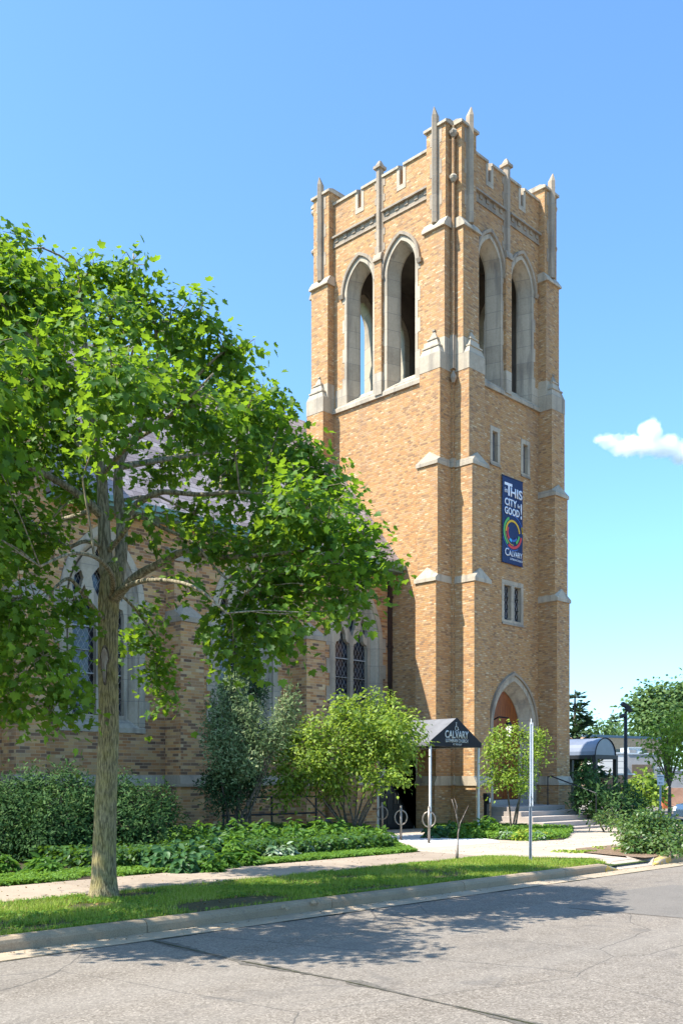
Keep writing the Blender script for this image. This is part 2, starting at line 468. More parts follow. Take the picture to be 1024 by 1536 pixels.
# patched seam across the road
def seam(name, pts, w, mat, z, seed):
    r = random.Random(seed); L = []; R = []
    for i in range(len(pts) - 1):
        a, b = Vector(pts[i]), Vector(pts[i+1]); n = max(2, int((b - a).length / .07)); d = (b - a).normalized(); q = Vector((-d.y, d.x))
        for k in range(n):
            p = a.lerp(b, k / n)
            wk = .55 + .45 * math.sin(k * .21 + i) + r.uniform(-.25, .3); wk = max(.08, wk); L.append(p + q * w * wk); R.append(p - q * w * wk * r.uniform(.7, 1.1))
    m = MB(); n = len(L)
    m.add([(p.x, p.y, z) for p in L] + [(p.x, p.y, z) for p in R], [(i, i+1, n+i+1, n+i) for i in range(n-1)])
    o = m.build(name, mat); o['kind'] = 'structure'
    if o.data.polygons[0].normal.z < 0: o.data.flip_normals()
    return o
TAR = mat_soil('tar_patch', (.085, .075, .06), (.20, .175, .14), 14)
TAR2 = mat_soil('crack_fill', (.02, .02, .014), (.10, .10, .03), 18)
seam('road_patch', [(6.35, 9.16), (6.2, 7.4), (6.28, 6.0), (6.05, 3.5), (6.1, 0)], .085, TAR, .004, 1)
seam('road_crack', [(6.32, 9.16), (6.22, 7.4), (6.24, 6.0), (6.08, 3.5), (6.1, 0)], .012, TAR2, .008, 2)
seam('road_crack', [(4.0, 9.13), (9, 9.14), (20, 9.15)], .018, TAR2, .0085, 5)

# ------------------------------------------------------------------ the church
church = thing('church', (29.87, 24.1, 0), 'tan brick gothic church with pale stone trim and a square belfry tower', 'church')
UC, VC, UC2, VC2 = 26.73, 20.72, 33.01, 27.48
UM, VM = (UC + UC2) / 2, (VC + VC2) / 2
mA = lambda a, z, d: (UC + d, a, z)
mB = lambda a, z, d: (a, VC + d, z)
mC = lambda a, z, d: (UC2 - d, a, z)
mD = lambda a, z, d: (a, VC2 - d, z)
TOP = 23.92
A_ARCH = (VM - 1.02, VM + 1.02); B_ARCH = (UM - 1.01, UM + 1.01)
Z0, ZS, ZA = 16.05, 20.28, 21.45

def notch_rect(a0, a1, z1, slots):
    p = [(a0, 0), (a1, 0), (a1, z1)]
    for c in sorted(slots, reverse=True):
        p += [(c + .09, z1), (c + .09, z1 - .62), (c - .09, z1 - .62), (c - .09, z1)]
    p.append((a0, z1)); return p
def rect(a0, z0, a1, z1): return [(a0, z0), (a1, z0), (a1, z1), (a0, z1)]

walls = MB()
TH = .62
DC = 30.36   # door centre
holesB = [arch(DC, 1.36, .16, 3.72, 5.5, 14), rect(29.72, 7.62, 30.86, 9.02), rect(29.0, 13.3, 29.36, 14.45), rect(30.95, 13.3, 31.31, 14.45)]
bel = lambda cs: [arch(c, .80, Z0, ZS, ZA, 12) for c in cs]
walls.panel([notch_rect(VC, VC2, TOP, [VM - 1.03, VM + 1.03])] + bel(A_ARCH), 0, TH, mA)
walls.panel([notch_rect(VC, VC2, TOP, [VM - 1.03, VM + 1.03])] + bel(A_ARCH), 0, TH, mC)
walls.panel([notch_rect(UC + TH, UC2 - TH, TOP, [UM - 1.03, UM + 1.03])] + holesB + bel(B_ARCH), 0, TH, mB)
walls.panel([notch_rect(UC + TH, UC2 - TH, TOP, [UM - 1.03, UM + 1.03])] + bel(B_ARCH), 0, TH, mD)
walls.build('tower_wall', BRICK, church)
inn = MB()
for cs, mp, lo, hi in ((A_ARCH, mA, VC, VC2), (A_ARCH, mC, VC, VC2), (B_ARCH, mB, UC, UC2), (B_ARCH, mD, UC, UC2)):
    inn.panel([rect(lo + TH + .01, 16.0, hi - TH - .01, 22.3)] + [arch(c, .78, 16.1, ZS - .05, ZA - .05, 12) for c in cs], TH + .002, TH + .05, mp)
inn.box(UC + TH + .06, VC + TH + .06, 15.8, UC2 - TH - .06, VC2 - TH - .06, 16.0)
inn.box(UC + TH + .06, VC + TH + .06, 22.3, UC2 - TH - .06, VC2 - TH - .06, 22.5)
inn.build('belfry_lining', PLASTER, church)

def off_arch(c, h, z0, zs, za, e, n=12): return arch(c, h + e, z0, zs, za + e * 1.25, n)
def belfry_opening(c, mp):
    m = MB()
    o = lambda e: off_arch(c, .80, Z0, ZS, ZA, e)
    m.loft([(o(-.002), -.015), (o(-.13), -.015), (o(-.14), .07), (o(-.29), .50), (o(-.29), .58), (o(-.06), .60), (o(-.002), .60)], mp, True)
    # quoin teeth on the flat face
    for s in (-1, 1):
        for k in range(7):
            if k % 2 == 0:
                z = Z0 + .55 + k * .56
                a0, a1 = c + s * .798, c + s * .90
                m.add([mp(min(a0, a1), z, -.012), mp(max(a0, a1), z, -.012), mp(max(a0, a1), z + .5, -.012), mp(min(a0, a1), z + .5, -.012),
                       mp(min(a0, a1), z, .03), mp(max(a0, a1), z, .03), mp(max(a0, a1), z + .5, .03), mp(min(a0, a1), z + .5, .03)],
                      [(0,1,2,3),(4,5,6,7),(0,1,5,4),(1,2,6,5),(2,3,7,6),(3,0,4,7)])
    b = m.build('belfry_arch', STONE, church)
    h = MB()
    hi = lambda e: arch(c, .80 + e, ZS - .02, ZS, ZA + e * 1.25, 12)
    h.loft([(hi(.01), -.02), (hi(.03), -.09), (hi(.12), -.10), (hi(.14), .01)], mp, True)
    for s in (-1, 1):
        a = c + s * .90
        P = [mp(a - .09, ZS - .14, .01), mp(a + .09, ZS - .14, .01), mp(a + .09, ZS - .14, -.08), mp(a - .09, ZS - .14, -.08)]
        Q = [mp(a - .11, ZS, .01), mp(a + .11, ZS, .01), mp(a + .11, ZS, -.13), mp(a - .11, ZS, -.13)]
        h.hexa(P, Q)
    h.build('hood_mold', STONE_D, b)
    s_ = MB()
    s_.add([mp(c-.80, 16.0, -.02), mp(c+.80, 16.0, -.02), mp(c+.80, 16.12, -.02), mp(c-.80, 16.12, -.02),
            mp(c-.5, 16.42, .45), mp(c+.5, 16.42, .45), mp(c-.5, 16.52, .5), mp(c+.5, 16.52, .5), mp(c-.5, 16.56, .66), mp(c+.5, 16.56, .66), mp(c-.8, 16.0, .66), mp(c+.8, 16.0, .66)],
           [(0,1,2,3),(3,2,5,4),(4,5,7,6),(6,7,9,8),(8,9,11,10),(0,10,11,1),(0,3,4,6,8,10),(1,11,9,7,5,2)])
    s_.build('sill', STONE, b)
for c in A_ARCH: belfry_opening(c, mA); belfry_opening(c, mC)
for c in B_ARCH: belfry_opening(c, mB); belfry_opening(c, mD)

def pbox(m, mp, a0, a1, z0, z1, d0, d1):
    a0, a1 = sorted((a0, a1)); d0, d1 = sorted((d0, d1))
    P = [mp(a0, z0, d0), mp(a1, z0, d0), mp(a1, z0, d1), mp(a0, z0, d1)]
    Q = [mp(a0, z1, d0), mp(a1, z1, d0), mp(a1, z1, d1), mp(a0, z1, d1)]
    m.hexa(P, Q)
def pwedge(m, mp, a0, a1, z0, z1, z2, d0, d1, d2):
    """face at depth d0 from z0 to z1, then slope back to depth d1 at height z2; body back to d2"""
    vs = []
    for a in (a0, a1): vs += [mp(a, z0, d0), mp(a, z1, d0), mp(a, z2, d1), mp(a, z2, d2), mp(a, z0, d2)]
    m.add(vs, [(0,1,2,3,4), (9,8,7,6,5), (0,5,6,1), (1,6,7,2), (2,7,8,3), (3,8,9,4), (4,9,5,0)])

# sill band, string course, parapet coping on each face
for mp, lo, hi, mid in ((mA, VC, VC2, VM), (mB, UC, UC2, UM), (mC, VC, VC2, VM), (mD, UC, UC2, UM)):
    m = MB()
    pwedge(m, mp, lo + 1.0, hi - 1.0, 15.86, 16.0, 16.09, -.09, -.012, .02)
    for k in (-1, 0, 1):    # stone panels beside the openings
        a = mid + k * 2.05
        w = .215 if k == 0 else .24
        pbox(m, mp, a - w, a + w, 16.06, 16.75, -.014, .02)
    m.build('sill_band', STONE, church)
    for a0, a1 in ((lo + .95, mid - .17), (mid + .17, hi - .95)):
        m = MB()
        pwedge(m, mp, a0, a1, 22.60, 22.67, 22.76, -.14, -.01, .02)
        pwedge(m, mp, a0, a1, 22.26, 22.30, 22.34, -.045, -.016, .02)
        pbox(m, mp, a0, a1, 22.34, 22.598, -.02, .02)
        n = 5
        for k in range(n):
            a = a0 + (a1 - a0) * (k + .5) / n
            pbox(m, mp, a - .08, a + .08, 22.44, 22.598, -.055, .0)
        m.build('string_course', STONE_D, church)
    segs = [(lo + .95, mid - 1.14), (mid - .92, mid - .12), (mid + .12, mid + .92), (mid + 1.14, hi - .95)]
    for i, (a0, a1) in enumerate(segs):
        m = MB()
        pbox(m, mp, a0, a1, TOP, TOP + .07, -.06, .55)
        pwedge(m, mp, a0, a1, TOP + .07, TOP + .09, TOP + .2, -.06, .2, .5)
        m.build('parapet_coping', STONE, church)
    for c in (mid - 1.03, mid + 1.03):     # stone jambs of the parapet slots
        m = MB(); pbox(m, mp, c - .22, c - .085, TOP - .62, TOP, -.016, .08); pbox(m, mp, c + .085, c + .22, TOP - .62, TOP, -.016, .08)
        pbox(m, mp, c - .22, c + .22, TOP - .80, TOP - .622, -.016, .08)
        m.build('slot_frame', STONE, church)
    m = MB(); pbox(m, mp, mid - .17, mid + .17, 16.76, 20.86, -.13, .004); m.build('mullion_pier', BRICK, church)
    m = MB(); pbox(m, mp, mid - .175, mid + .175, 15.95, 16.76, -.135, .004); m.build('pier_base', STONE, church)
    # central stone shaft with finial
    m = MB()
    for a0, a1, d in ((-.17, .17, -.03),): pbox(m, mp, mid + a0, mid + a1, 20.95, TOP, d, .02)
    vs = []
    for z in (21.1, TOP + .35):
        vs += [mp(mid - .12, z, .0), mp(mid - .07, z, -.14), mp(mid + .07, z, -.14), mp(mid + .12, z, .0), mp(mid + .07, z, .12), mp(mid - .07, z, .12)]
    m.add(vs, [(0,1,7,6),(1,2,8,7),(2,3,9,8),(3,4,10,9),(4,5,11,10),(5,0,6,11),(0,5,4,3,2,1),(6,7,8,9,10,11)])
    pwedge(m, mp, mid - .2, mid + .2, 20.86, 20.93, 21.14, -.20, -.14, .02)
    pbox(m, mp, mid - .17, mid + .17, TOP + .35, TOP + .45, -.2, .17)
    P = [mp(mid - .13, TOP + .45, -.16), mp(mid + .13, TOP + .45, -.16), mp(mid + .13, TOP + .45, .13), mp(mid - .13, TOP + .45, .13)]
    Q = [mp(mid - .05, TOP + .66, -.06), mp(mid + .05, TOP + .66, -.06), mp(mid + .05, TOP + .66, .03), mp(mid - .05, TOP + .66, .03)]
    m.hexa(P, Q)
    for k in range(5):
        z = 21.25 + k * .56 + (.12 if k > 2 else 0)
        pbox(m, mp, mid - .25, mid + .25, z, z + .26, -.018, .02)
    m.build('finial_shaft', STONE_D, church)

# buttresses: two at each corner, stepped in four weatherings, stone pier strip and pinnacle on top
STAGES = [(0.0, 1.66, .88), (1.66, 8.62, .82), (8.62, 12.62, .73), (12.62, 15.9, .60), (15.9, 20.86, .35), (20.86, 24.36, .26)]
BW = .90
def buttress(mp, edge, sgn):
    """edge: wall coordinate of the tower corner, sgn: +1 if the buttress lies on the + side of it"""
    a0 = edge + sgn * .10; a1 = a0 + sgn * BW
    lo, hi = min(a0, a1), max(a0, a1); mid = (lo + hi) / 2
    m = MB()
    for i, (z0, z1, p) in enumerate(STAGES):
        e = 0 if i < 5 else .03
        pbox(m, mp, lo + e, hi - e, z0, z1, -p, .004 if i < 5 else .7)
    b = m.build('buttress', BRICK, church)
    cap = MB()
    # base weathering
    pwedge(cap, mp, lo - .05, hi + .05, 1.60, 1.68, 1.93, -.95, -.822, .0)
    cap.build('cap', STONE, b)
    for (z, p0, p1) in ((8.56, .82, .73), (12.56, .73, .60)):
        L = .055; cap = MB()
        # block with hipped gablet: lower lip then a sloping top rising to a centre point
        P = [mp(lo - .03, z, -p0 - L), mp(hi + .03, z, -p0 - L), mp(hi + .03, z, .0), mp(lo - .03, z, .0)]
        Q = [mp(lo - .03, z + .12, -p0 - L), mp(hi + .03, z + .12, -p0 - L), mp(hi + .03, z + .12, .0), mp(lo - .03, z + .12, .0)]
        cap.hexa(P, Q)
        cap.add([mp(lo - .03, z + .12, -p0 - L), mp(hi + .03, z + .12, -p0 - L), mp(mid, z + .52, -p1 - .01), mp(lo - .02, z + .24, -p1 - .004), mp(hi + .02, z + .24, -p1 - .004),
                 mp(lo - .02, z + .24, 0), mp(hi + .02, z + .24, 0), mp(lo - .03, z + .12, 0), mp(hi + .03, z + .12, 0)],
                [(0,1,2),(0,2,3),(1,4,2),(0,3,5,7),(1,8,6,4),(3,4,6,5),(2,4,3)])
        cap.build('cap', STONE, b)
    # sill level: tall stone block with a steep gabled weathering cut by two small steps
    z = 15.86; cap = MB()
    pbox(cap, mp, lo - .012, hi + .012, z, 16.42, -.612, .0)
    pbox(cap, mp, lo - .010, hi + .010, 16.42, 17.0, -.362, .0)
    zz = [(16.42, .612, hi - lo), (16.72, .53, .62), (17.02, .45, .34), (17.34, .352, .02)]
    for (za, pa, wa), (zb, pb, wb) in zip(zz[:-1], zz[1:]):
        P = [mp(mid - wa/2, za, -pa), mp(mid + wa/2, za, -pa), mp(mid + wa/2, za, -.30), mp(mid - wa/2, za, -.30)]
        Q = [mp(mid - wb/2, zb, -pb), mp(mid + wb/2, zb, -pb), mp(mid + wb/2, zb, -.30), mp(mid - wb/2, zb, -.30)]
        cap.hexa(P, Q)
        pbox(cap, mp, mid - wb/2 - .05, mid + wb/2 + .05, zb - .05, zb + .0, -pb - .05, -.30)
    cap.build('cap', STONE, b); cap = MB()
    # ledge under the top stage
    pwedge(cap, mp, lo - .06, hi + .06, 20.80, 20.87, 21.14, -.44, -.262, .0)
    cap.build('cap', STONE, b); cap = MB()
    # top coping
    pbox(cap, mp, lo - .05, hi + .05, 24.36, 24.43, -.34, .76)
    pwedge(cap, mp, lo - .05, hi + .05, 24.43, 24.45, 24.54, -.34, -.1, .7)
    cap.build('cap', STONE, b)
    pin = MB()
    pbox(pin, mp, mid - .17, mid + .17, 21.0, 24.36, -.272, -.2)
    for k in range(6):
        zq = 21.1 + k * .54
        if k % 2: pbox(pin, mp, mid - .26, mid + .26, zq, zq + .5, -.27, -.2)
    w = .105
    def ring(z, s): return [mp(mid - w*s, z, -.27), mp(mid - w*s, z, -.36), mp(mid, z, -.27 - .22*s), mp(mid + w*s, z, -.36), mp(mid + w*s, z, -.27), mp(mid, z, -.2)]
    def pr(z0, z1, s0, s1):
        P = [mp(mid - w*s0, z0, -.37), mp(mid, z0, -.37 - w*s0*.9), mp(mid + w*s0, z0, -.37), mp(mid + w*s0*.9, z0, -.2), mp(mid - w*s0*.9, z0, -.2)]
        Q = [mp(mid - w*s1, z1, -.37), mp(mid, z1, -.37 - w*s1*.9), mp(mid + w*s1, z1, -.37), mp(mid + w*s1*.9, z1, -.2 - .16*(1-s1)), mp(mid - w*s1*.9, z1, -.2 - .16*(1-s1))]
        pin.add(P + Q, [(0,1,6,5),(1,2,7,6),(2,3,8,7),(3,4,9,8),(4,0,5,9),(4,3,2,1,0),(5,6,7,8,9)])
    pr(21.05, 24.76, 1, 1); pr(24.76, 25.06, 1.0, .12)
    pin.build('pinnacle', STONE_D, b)
for edge, s in ((VC, 1), (VC2, -1)):
    buttress(mA, edge, s); buttress(mC, edge, s)
for edge, s in ((UC, 1), (UC2, -1)):
    buttress(mB, edge, s); buttress(mD, edge, s)

# corner re-entrants: brick fill, colonette with small stone caps, belt and stone band
for u, v, su, sv in ((UC, VC, 1, 1), (UC, VC2, 1, -1), (UC2, VC, -1, 1), (UC2, VC2, -1, -1)):
    m = MB()
    m.box(u + su*.03, v + sv*.03, TOP - .05, u + su*.92, v + sv*.92, 24.358)
    m.lathe(u - su*.02, v - sv*.02, [(.045, 17.1), (.045, 24.3)], 8)
    cc = m.build('corner_colonette', BRICK, church)
    m = MB()
    m.lathe(u - su*.05, v - sv*.05, [(.05, 15.45), (.11, 15.6), (.11, 15.66), (.02, 15.86)], 8)
    m.build('colonette_corbel', STONE_D, cc)
    for z in (22.35, 23.9):
        m = MB()
        m.lathe(u - su*.04, v - sv*.04, [(.05, z), (.13, z + .1), (.15, z + .17), (.07, z + .27)], 6)
        m.build('colonette_cap', STONE, cc)
    m = MB()
    m.box(u - su*.07, v - sv*.07, 15.95, u + su*.3, v + sv*.3, 17.1)
    m.build('corner_band', STONE, church); m = MB(); m.box(u - su*.07, v - sv*.07, 12.55, u + su*.3, v + sv*.3, 12.85)
    m.build('corner_band', STONE, church)

# belt course around the base (butted around the door and vestibule)
def belt(mp, a0, a1):
    m = MB(); pwedge(m, mp, a0, a1, 1.62, 1.7, 1.93, -.07, -.012, .02); m.build('belt_course', STONE, church)
for mp, a0, a1 in ((mB, UC + 1.02, DC - 1.49), (mB, DC + 1.49, UC2 - 1.02), (mC, VC + 1.02, VC2 - 1.02)): belt(mp, a0, a1)
m = MB()
for u, v, su, sv in ((UC, VC, 1, 1),):
    m.box(u - .06, v - .06, 1.62, u + .3, v + .3, 1.92)
m.build('belt_course', STONE, church)

# small tower windows on the street face
GLASSW = NT('leaded_glass'); t = GLASSW; P_ = t.pos(); sp_ = t.node('ShaderNodeSeparateXYZ'); t.link(P_, sp_.inputs[0])
def _diag(t, a, b, k):
    x = t.math('DIVIDE', t.math('ADD', a, t.math('MULTIPLY', b, k)), .17)
    return t.math('LESS_THAN', t.math('FRACT', t.math('ADD', x, 200.0)), .09)
xx = t.math('MULTIPLY', t.math('ADD', sp_.outputs[0], sp_.outputs[1]), 1.0)
ld = t.math('MAXIMUM', _diag(t, xx, sp_.outputs[2], .55), _diag(t, xx, sp_.outputs[2], -.55))
cellv = t.node('ShaderNodeTexVoronoi'); cellv.inputs['Scale'].default_value = 3.5; t.link(P_, cellv.inputs['Vector'])
gc = t.ramp(t.noise(3.0, 3, P_), [(.3, (.012, .012, .014)), (.5, (.03, .026, .028)), (.62, (.02, .035, .06)), (.75, (.05, .035, .03))])
t.color(t.mix(ld, gc, (.26, .25, .24))); t.rough(t.math('ADD', t.math('MULTIPLY', ld, .4), .12)); t.b.inputs['Specular IOR Level'].default_value = .6
t.bump(t.noise(9, 2, P_), .35, .02)
GLASSW = t.m
GLASSD = mat_plain('dark_glass', (.02, .026, .035), .1, 0, .4, 2, .6)
LOUVER = mat_plain('grey_louvre', (.13, .125, .12), .7, 0, .3, 8)

def frame_window(name, a0, z0, a1, z1, lights, zt, glass, fw=.0, depth=.22):
    f = MB()
    polys = [rect(a0, z0, a1, z1)] + [rect(*l) for l in lights]
    f.panel(polys, -.015, depth, mB)
    fr = f.build(name, STONE, church)
    # projecting sloped sill and lintel edge
    s_ = MB(); pwedge(s_, mB, a0, a1, z0 - .001, z0 + .03, z0 + .10, -.05, -.017, -.002); s_.build('sill', STONE_D, fr)
    g = MB()
    for l in lights: pbox(g, mB, l[0] - .01, l[2] + .01, l[1] - .01, l[3] + .01, depth - .08, depth - .05)
    g.build('pane', glass, fr)
    if glass is GLASSW or name == 'double_window':
        for l in lights:
            for k in (1, 2):
                z = l[1] + (l[3] - l[1]) * k / 3; b = MB(); pbox(b, mB, l[0], l[2], z - .012, z + .012, depth - .10, depth - .078)
                b.build('glazing_bar', DARK, fr)
    return fr
frame_window('double_window', 29.60, 7.50, 30.98, 9.14, [(29.74, 7.68, 30.19, 8.96), (30.39, 7.68, 30.84, 8.96)], 0, GLASSW)
frame_window('slit_window', 28.88, 13.16, 29.48, 14.58, [(29.02, 13.32, 29.34, 14.42)], 0, LOUVER)
frame_window('slit_window', 30.83, 13.16, 31.43, 14.58, [(30.97, 13.32, 31.29, 14.42)], 0, LOUVER)

# main doorway
WOOD = NT('varnished_oak'); t = WOOD; P_ = t.pos(); v = t.scalevec(P_, (9, 9, .7)); n_ = t.noise(3.0, 5, v, .6, .6)
sp_ = t.node('ShaderNodeSeparateXYZ'); t.link(P_, sp_.inputs[0])
pl = t.math('LESS_THAN', t.math('FRACT', t.math('DIVIDE', t.math('ADD', sp_.outputs[0], 50.0), .16)), .07)
c_ = t.ramp(n_, [(.3, (.14, .03, .006)), (.55, (.28, .075, .012)), (.8, (.40, .13, .025))])
t.color(t.mix(t.math('MULTIPLY', pl, .75), c_, (.07, .02, .006))); t.rough(.38); WOOD = t.m
o = lambda h, za: arch(DC, h, .16, 3.72, za, 14)
m = MB()
m.loft([(o(1.48, 5.68), -.02), (o(1.30, 5.46), -.02), (o(1.27, 5.42), .05), (o(.98, 5.12), .42), (o(.98, 5.12), .5), (o(1.357, 5.497), .52), (o(1.357, 5.497), .012), (o(1.48, 5.68), .012)], mB, True)
dw = m.build('doorway_arch', STONE, church)
hm = MB(); hm.loft([(arch(DC, 1.47, 1.9, 3.72, 5.66, 14), -.025), (arch(DC, 1.47, 1.9, 3.72, 5.66, 14), -.09), (arch(DC, 1.55, 1.9, 3.72, 5.76, 14), -.09), (arch(DC, 1.58, 1.9, 3.72, 5.80, 14), .01)], mB, True)
hm.build('hood_mold', STONE_D, dw)
m = MB(); m.panel([arch(DC, .978, 3.15, 3.72, 5.11, 14)], .46, .54, mB); dt = m.build('door_tympanum', WOOD, church)
tm = MB(); pbox(tm, mB, DC - .975, DC + .975, 3.02, 3.14, .38, .5); tm.build('transom', WOOD, church)
for s in (-1, 1):
    m = MB(); a0, a1 = sorted((DC + s*.012, DC + s*.972)); pbox(m, mB, a0, a1, 1.08, 3.02, .455, .53)
    for z0_, z1_ in ((1.2, 1.9), (2.02, 2.9)):
        pbox(m, mB, a0 + .1, a0 + .16, z0_, z1_, .44, .456); pbox(m, mB, a1 - .16, a1 - .1, z0_, z1_, .44, .456)
        pbox(m, mB, a0 + .16, a1 - .16, z0_, z0_ + .06, .44, .456); pbox(m, mB, a0 + .16, a1 - .16, z1_ - .06, z1_, .44, .456)
    d_ = m.build('door', WOOD, church)
    hd = MB(); x = DC + s * .12; hd.tube([mB(x, 1.95, .455), mB(x, 1.95, .39), mB(x, 2.3, .39), mB(x, 2.3, .455)], .014, 6)
    for z in (1.35, 2.7): pbox(hd, mB, *sorted((DC + s*.96, DC + s*.45)), z, z + .05, .432, .442)
    hd.build('handle', DARK, d_)
m = MB(); pbox(m, mB, DC - 1.26, DC + 1.26, .16, 1.06, .06, .9); m.build('threshold', STEPC, church)

# vestibule with black double doors
VV = 21.65
mV = lambda a, z, d: (a, VV + d, z)
m = MB()
m.panel([[(22.9, 0), (23.86, 0), (23.86, 3.02), (25.94, 3.02), (25.94, 0), (UC - .83, 0), (UC - .83, 3.4), (22.9, 3.4)]], 0, .3, mV)
m.box(22.9, VV + .3, 0, 23.2, 23.6, 3.4)
m.box(UC - .83, VV + .012, 0, UC - .002, VV + .3, 3.4)
m.build('vestibule_wall', NBRICK, church)
m = MB()
m.box(22.84, VV - .05, 3.4, UC - .003, 23.6, 3.52); m.build('vestibule_roof', STONE_D, church)
m = MB(); pwedge(m, mV, 22.88, 23.78, 1.62, 1.7, 1.93, -.06, -.012, .01); m.build('belt_course', STONE, church)
BLACKD = mat_plain('black_door_paint', (.02, .018, .017), .4, 0, .3)
fr = MB(); fr.panel([[(23.86, .14), (23.95, .14), (23.95, 2.93), (25.85, 2.93), (25.85, .14), (25.94, .14), (25.94, 3.02), (23.86, 3.02)]], -.01, .22, mV)
fr.build('door_frame', mat_plain('cream_trim', (.55, .50, .42), .6), church)
for a0, a1 in ((23.96, 24.895), (24.905, 25.84)):
    m = MB()
    gl = []
    w = (a1 - a0 - .2 - .08) / 2
    for i in range(2):
        for j in range(3):
            x = a0 + .1 + i * (w + .08); z = 1.32 + j * .5
            gl.append((x, z, x + w, z + .44))
    m.panel([rect(a0, .15, a1, 2.92)] + [rect(*g) for g in gl], .10, .15, mV)
    for i in range(2):
        for z0_, z1_ in ((.3, .62), (.74, 1.16)):
            x = a0 + .1 + i * (w + .08)
            for q in ((x, z0_, x + w, z0_ + .03), (x, z1_ - .03, x + w, z1_), (x, z0_ + .03, x + .03, z1_ - .03), (x + w - .03, z0_ + .03, x + w, z1_ - .03)):
                pbox(m, mV, q[0], q[2], q[1], q[3], .085, .101)
    d_ = m.build('side_door', BLACKD, church)
    g_ = MB(); pbox(g_, mV, a0 + .05, a1 - .05, 1.25, 2.8, .12, .13); g_.build('pane', GLASSD, d_)
    h_ = MB(); x = (a1 - .06) if a0 < 24.5 else (a0 + .06)
    h_.tube([mV(x, 1.0, .1), mV(x, 1.0, .04), mV(x, 1.35, .04), mV(x, 1.35, .1)], .012, 6); h_.build('handle', STEEL, d_)
PAPERW = mat_plain('paper', (.75, .76, .78), .7, 0, .05); PAPERB = mat_plain('blue_notice', (.05, .17, .5), .6, 0, .1)
for x, z, w, h, mt, lb in ((25.15, 1.95, .22, .3, PAPERW, 'white paper notice behind the glass of the black door'), (25.46, 1.98, .24, .28, PAPERB, 'blue square notice on the glass of the black door'), (24.2, 1.95, .2, .3, PAPERW, 'white paper notice on the left leaf of the black door')):
    m = MB(); pbox(m, mV, x, x + w, z, z + h, .106, .112)
    if mt is PAPERB:
        o_ = m.build('door_notice', mt, None, (x, VV, z)); m2 = MB(); m2.lathe(0, 0, [(.001, 0), (.001, 0)], 3)
        m2 = MB(); m2.tube([mV(x + .12 + .07*math.cos(k*.7), z + .12 + .07*math.sin(k*.7), .104) for k in range(10)], .012, 5)
        q = m2.build('emblem', PAPERW, o_)
        tag(o_, lb, 'notice')
    else:
        tag(m.build('door_notice', mt, None, (x, VV, z)), lb, 'notice')

# nave
VN = 23.6; EAVE = 9.35
mN = lambda a, z, d: (a, VN + d, z)
WINS = (9.65, 14.75, 19.85, 24.95)
m = MB()
nv = [(0.0, 0), (UC + .01, 0), (UC + .01, EAVE), (13.0, EAVE), (13.0, 12.8), (6.5, 16.8), (0.0, 12.8)]
m.panel([nv] + [arch(c, 1.36, 3.3, 6.7, 8.9, 12) for c in WINS], 0, .6, mN)
m.build('nave_wall', NBRICK, church)
for a0, a1 in ((0, 6.6), (7.6, 11.7), (12.7, 16.75), (17.75, 21.75), (22.68, 22.9)): belt(mN, a0, a1)
def nave_window(c):
    m = MB(); o = lambda e, d=0: arch(c, 1.36 + e, 3.3, 6.7, 8.9 + 1.2*e, 12)
    m.loft([(o(-.003), -.02), (o(-.2), -.02), (o(-.2), .04), (o(-.27), .08), (o(-.42), .36), (o(-.42), .5), (o(-.003), .5)], mN, True)
    for s in (-1, 1):
        for k in range(4):
            z = 3.55 + k * .95
            a = sorted((c + s*1.355, c + s*1.52)); pbox(m, mN, a[0], a[1], z, z + .5, -.016, .05)
    f = m.build('gothic_window', STONE, church)
    s_ = MB(); 
    s_.add([mN(c-1.36, 3.12, -.05), mN(c+1.36, 3.12, -.05), mN(c+1.36, 3.26, -.05), mN(c-1.36, 3.26, -.05), mN(c-.95, 3.62, .4), mN(c+.95, 3.62, .4), mN(c-.95, 3.1, .5), mN(c+.95, 3.1, .5), mN(c-1.36, 3.12, .0), mN(c+1.36, 3.12, .0)],
           [(0,1,2,3),(3,2,5,4),(0,8,9,1),(4,5,7,6),(0,3,4,6,8),(1,9,7,5,2)])
    s_.build('sill', STONE, f)
    # tracery
    H = .94; zt = 6.45
    holes = []
    for s in (-1, 1):
        cc = c + s * .45
        # ogee trefoil head lancet
        L = [(cc - .37, 3.62), (cc - .37, zt), (cc - .33, zt + .16), (cc - .22, zt + .2), (cc - .14, zt + .30), (cc - .13, zt + .46), (cc, zt + .74), (cc + .13, zt + .46), (cc + .14, zt + .30), (cc + .22, zt + .2), (cc + .33, zt + .16), (cc + .37, zt), (cc + .37, 3.62)]
        holes.append(L)
        # dagger lights above
        holes.append([(cc + s*.30, zt + .40), (cc + s*.38, zt + .62), (cc + s*.30, zt + .95), (cc + s*.10, zt + 1.12), (cc + s*.02, zt + .92), (cc + s*.12, zt + .62)])
    holes.append([(c, zt + .42), (c + .17, zt + .72), (c + .22, zt + 1.0), (c, zt + 1.28), (c - .22, zt + 1.0), (c - .17, zt + .72)])
    holes.append([(c, zt + 1.42), (c + .16, zt + 1.55), (c, zt + 1.9), (c - .16, zt + 1.55)])
    tr = MB(); tr.panel([arch(c, .945, 3.5, 6.7, 8.40, 12)] + holes, .24, .40, mN); tr.build('tracery', STONE, f)
    g = MB(); g.panel([arch(c, .945, 3.5, 6.7, 8.40, 12)], .44, .46, mN); g.build('pane', GLASSW, f)
    for s in (-1, 1):
        cc = c + s*.45
        for z in (4.1, 4.75, 5.4, 6.05):
            b = MB(); pbox(b, mN, cc - .37, cc + .37, z, z + (.035 if z in (4.75, 6.05) else .015), .36, .43)
            b.build('glazing_bar', mat_bar, f)
mat_bar = mat_plain('pale_bar', (.38, .37, .35), .6)
for c in WINS: nave_window(c)
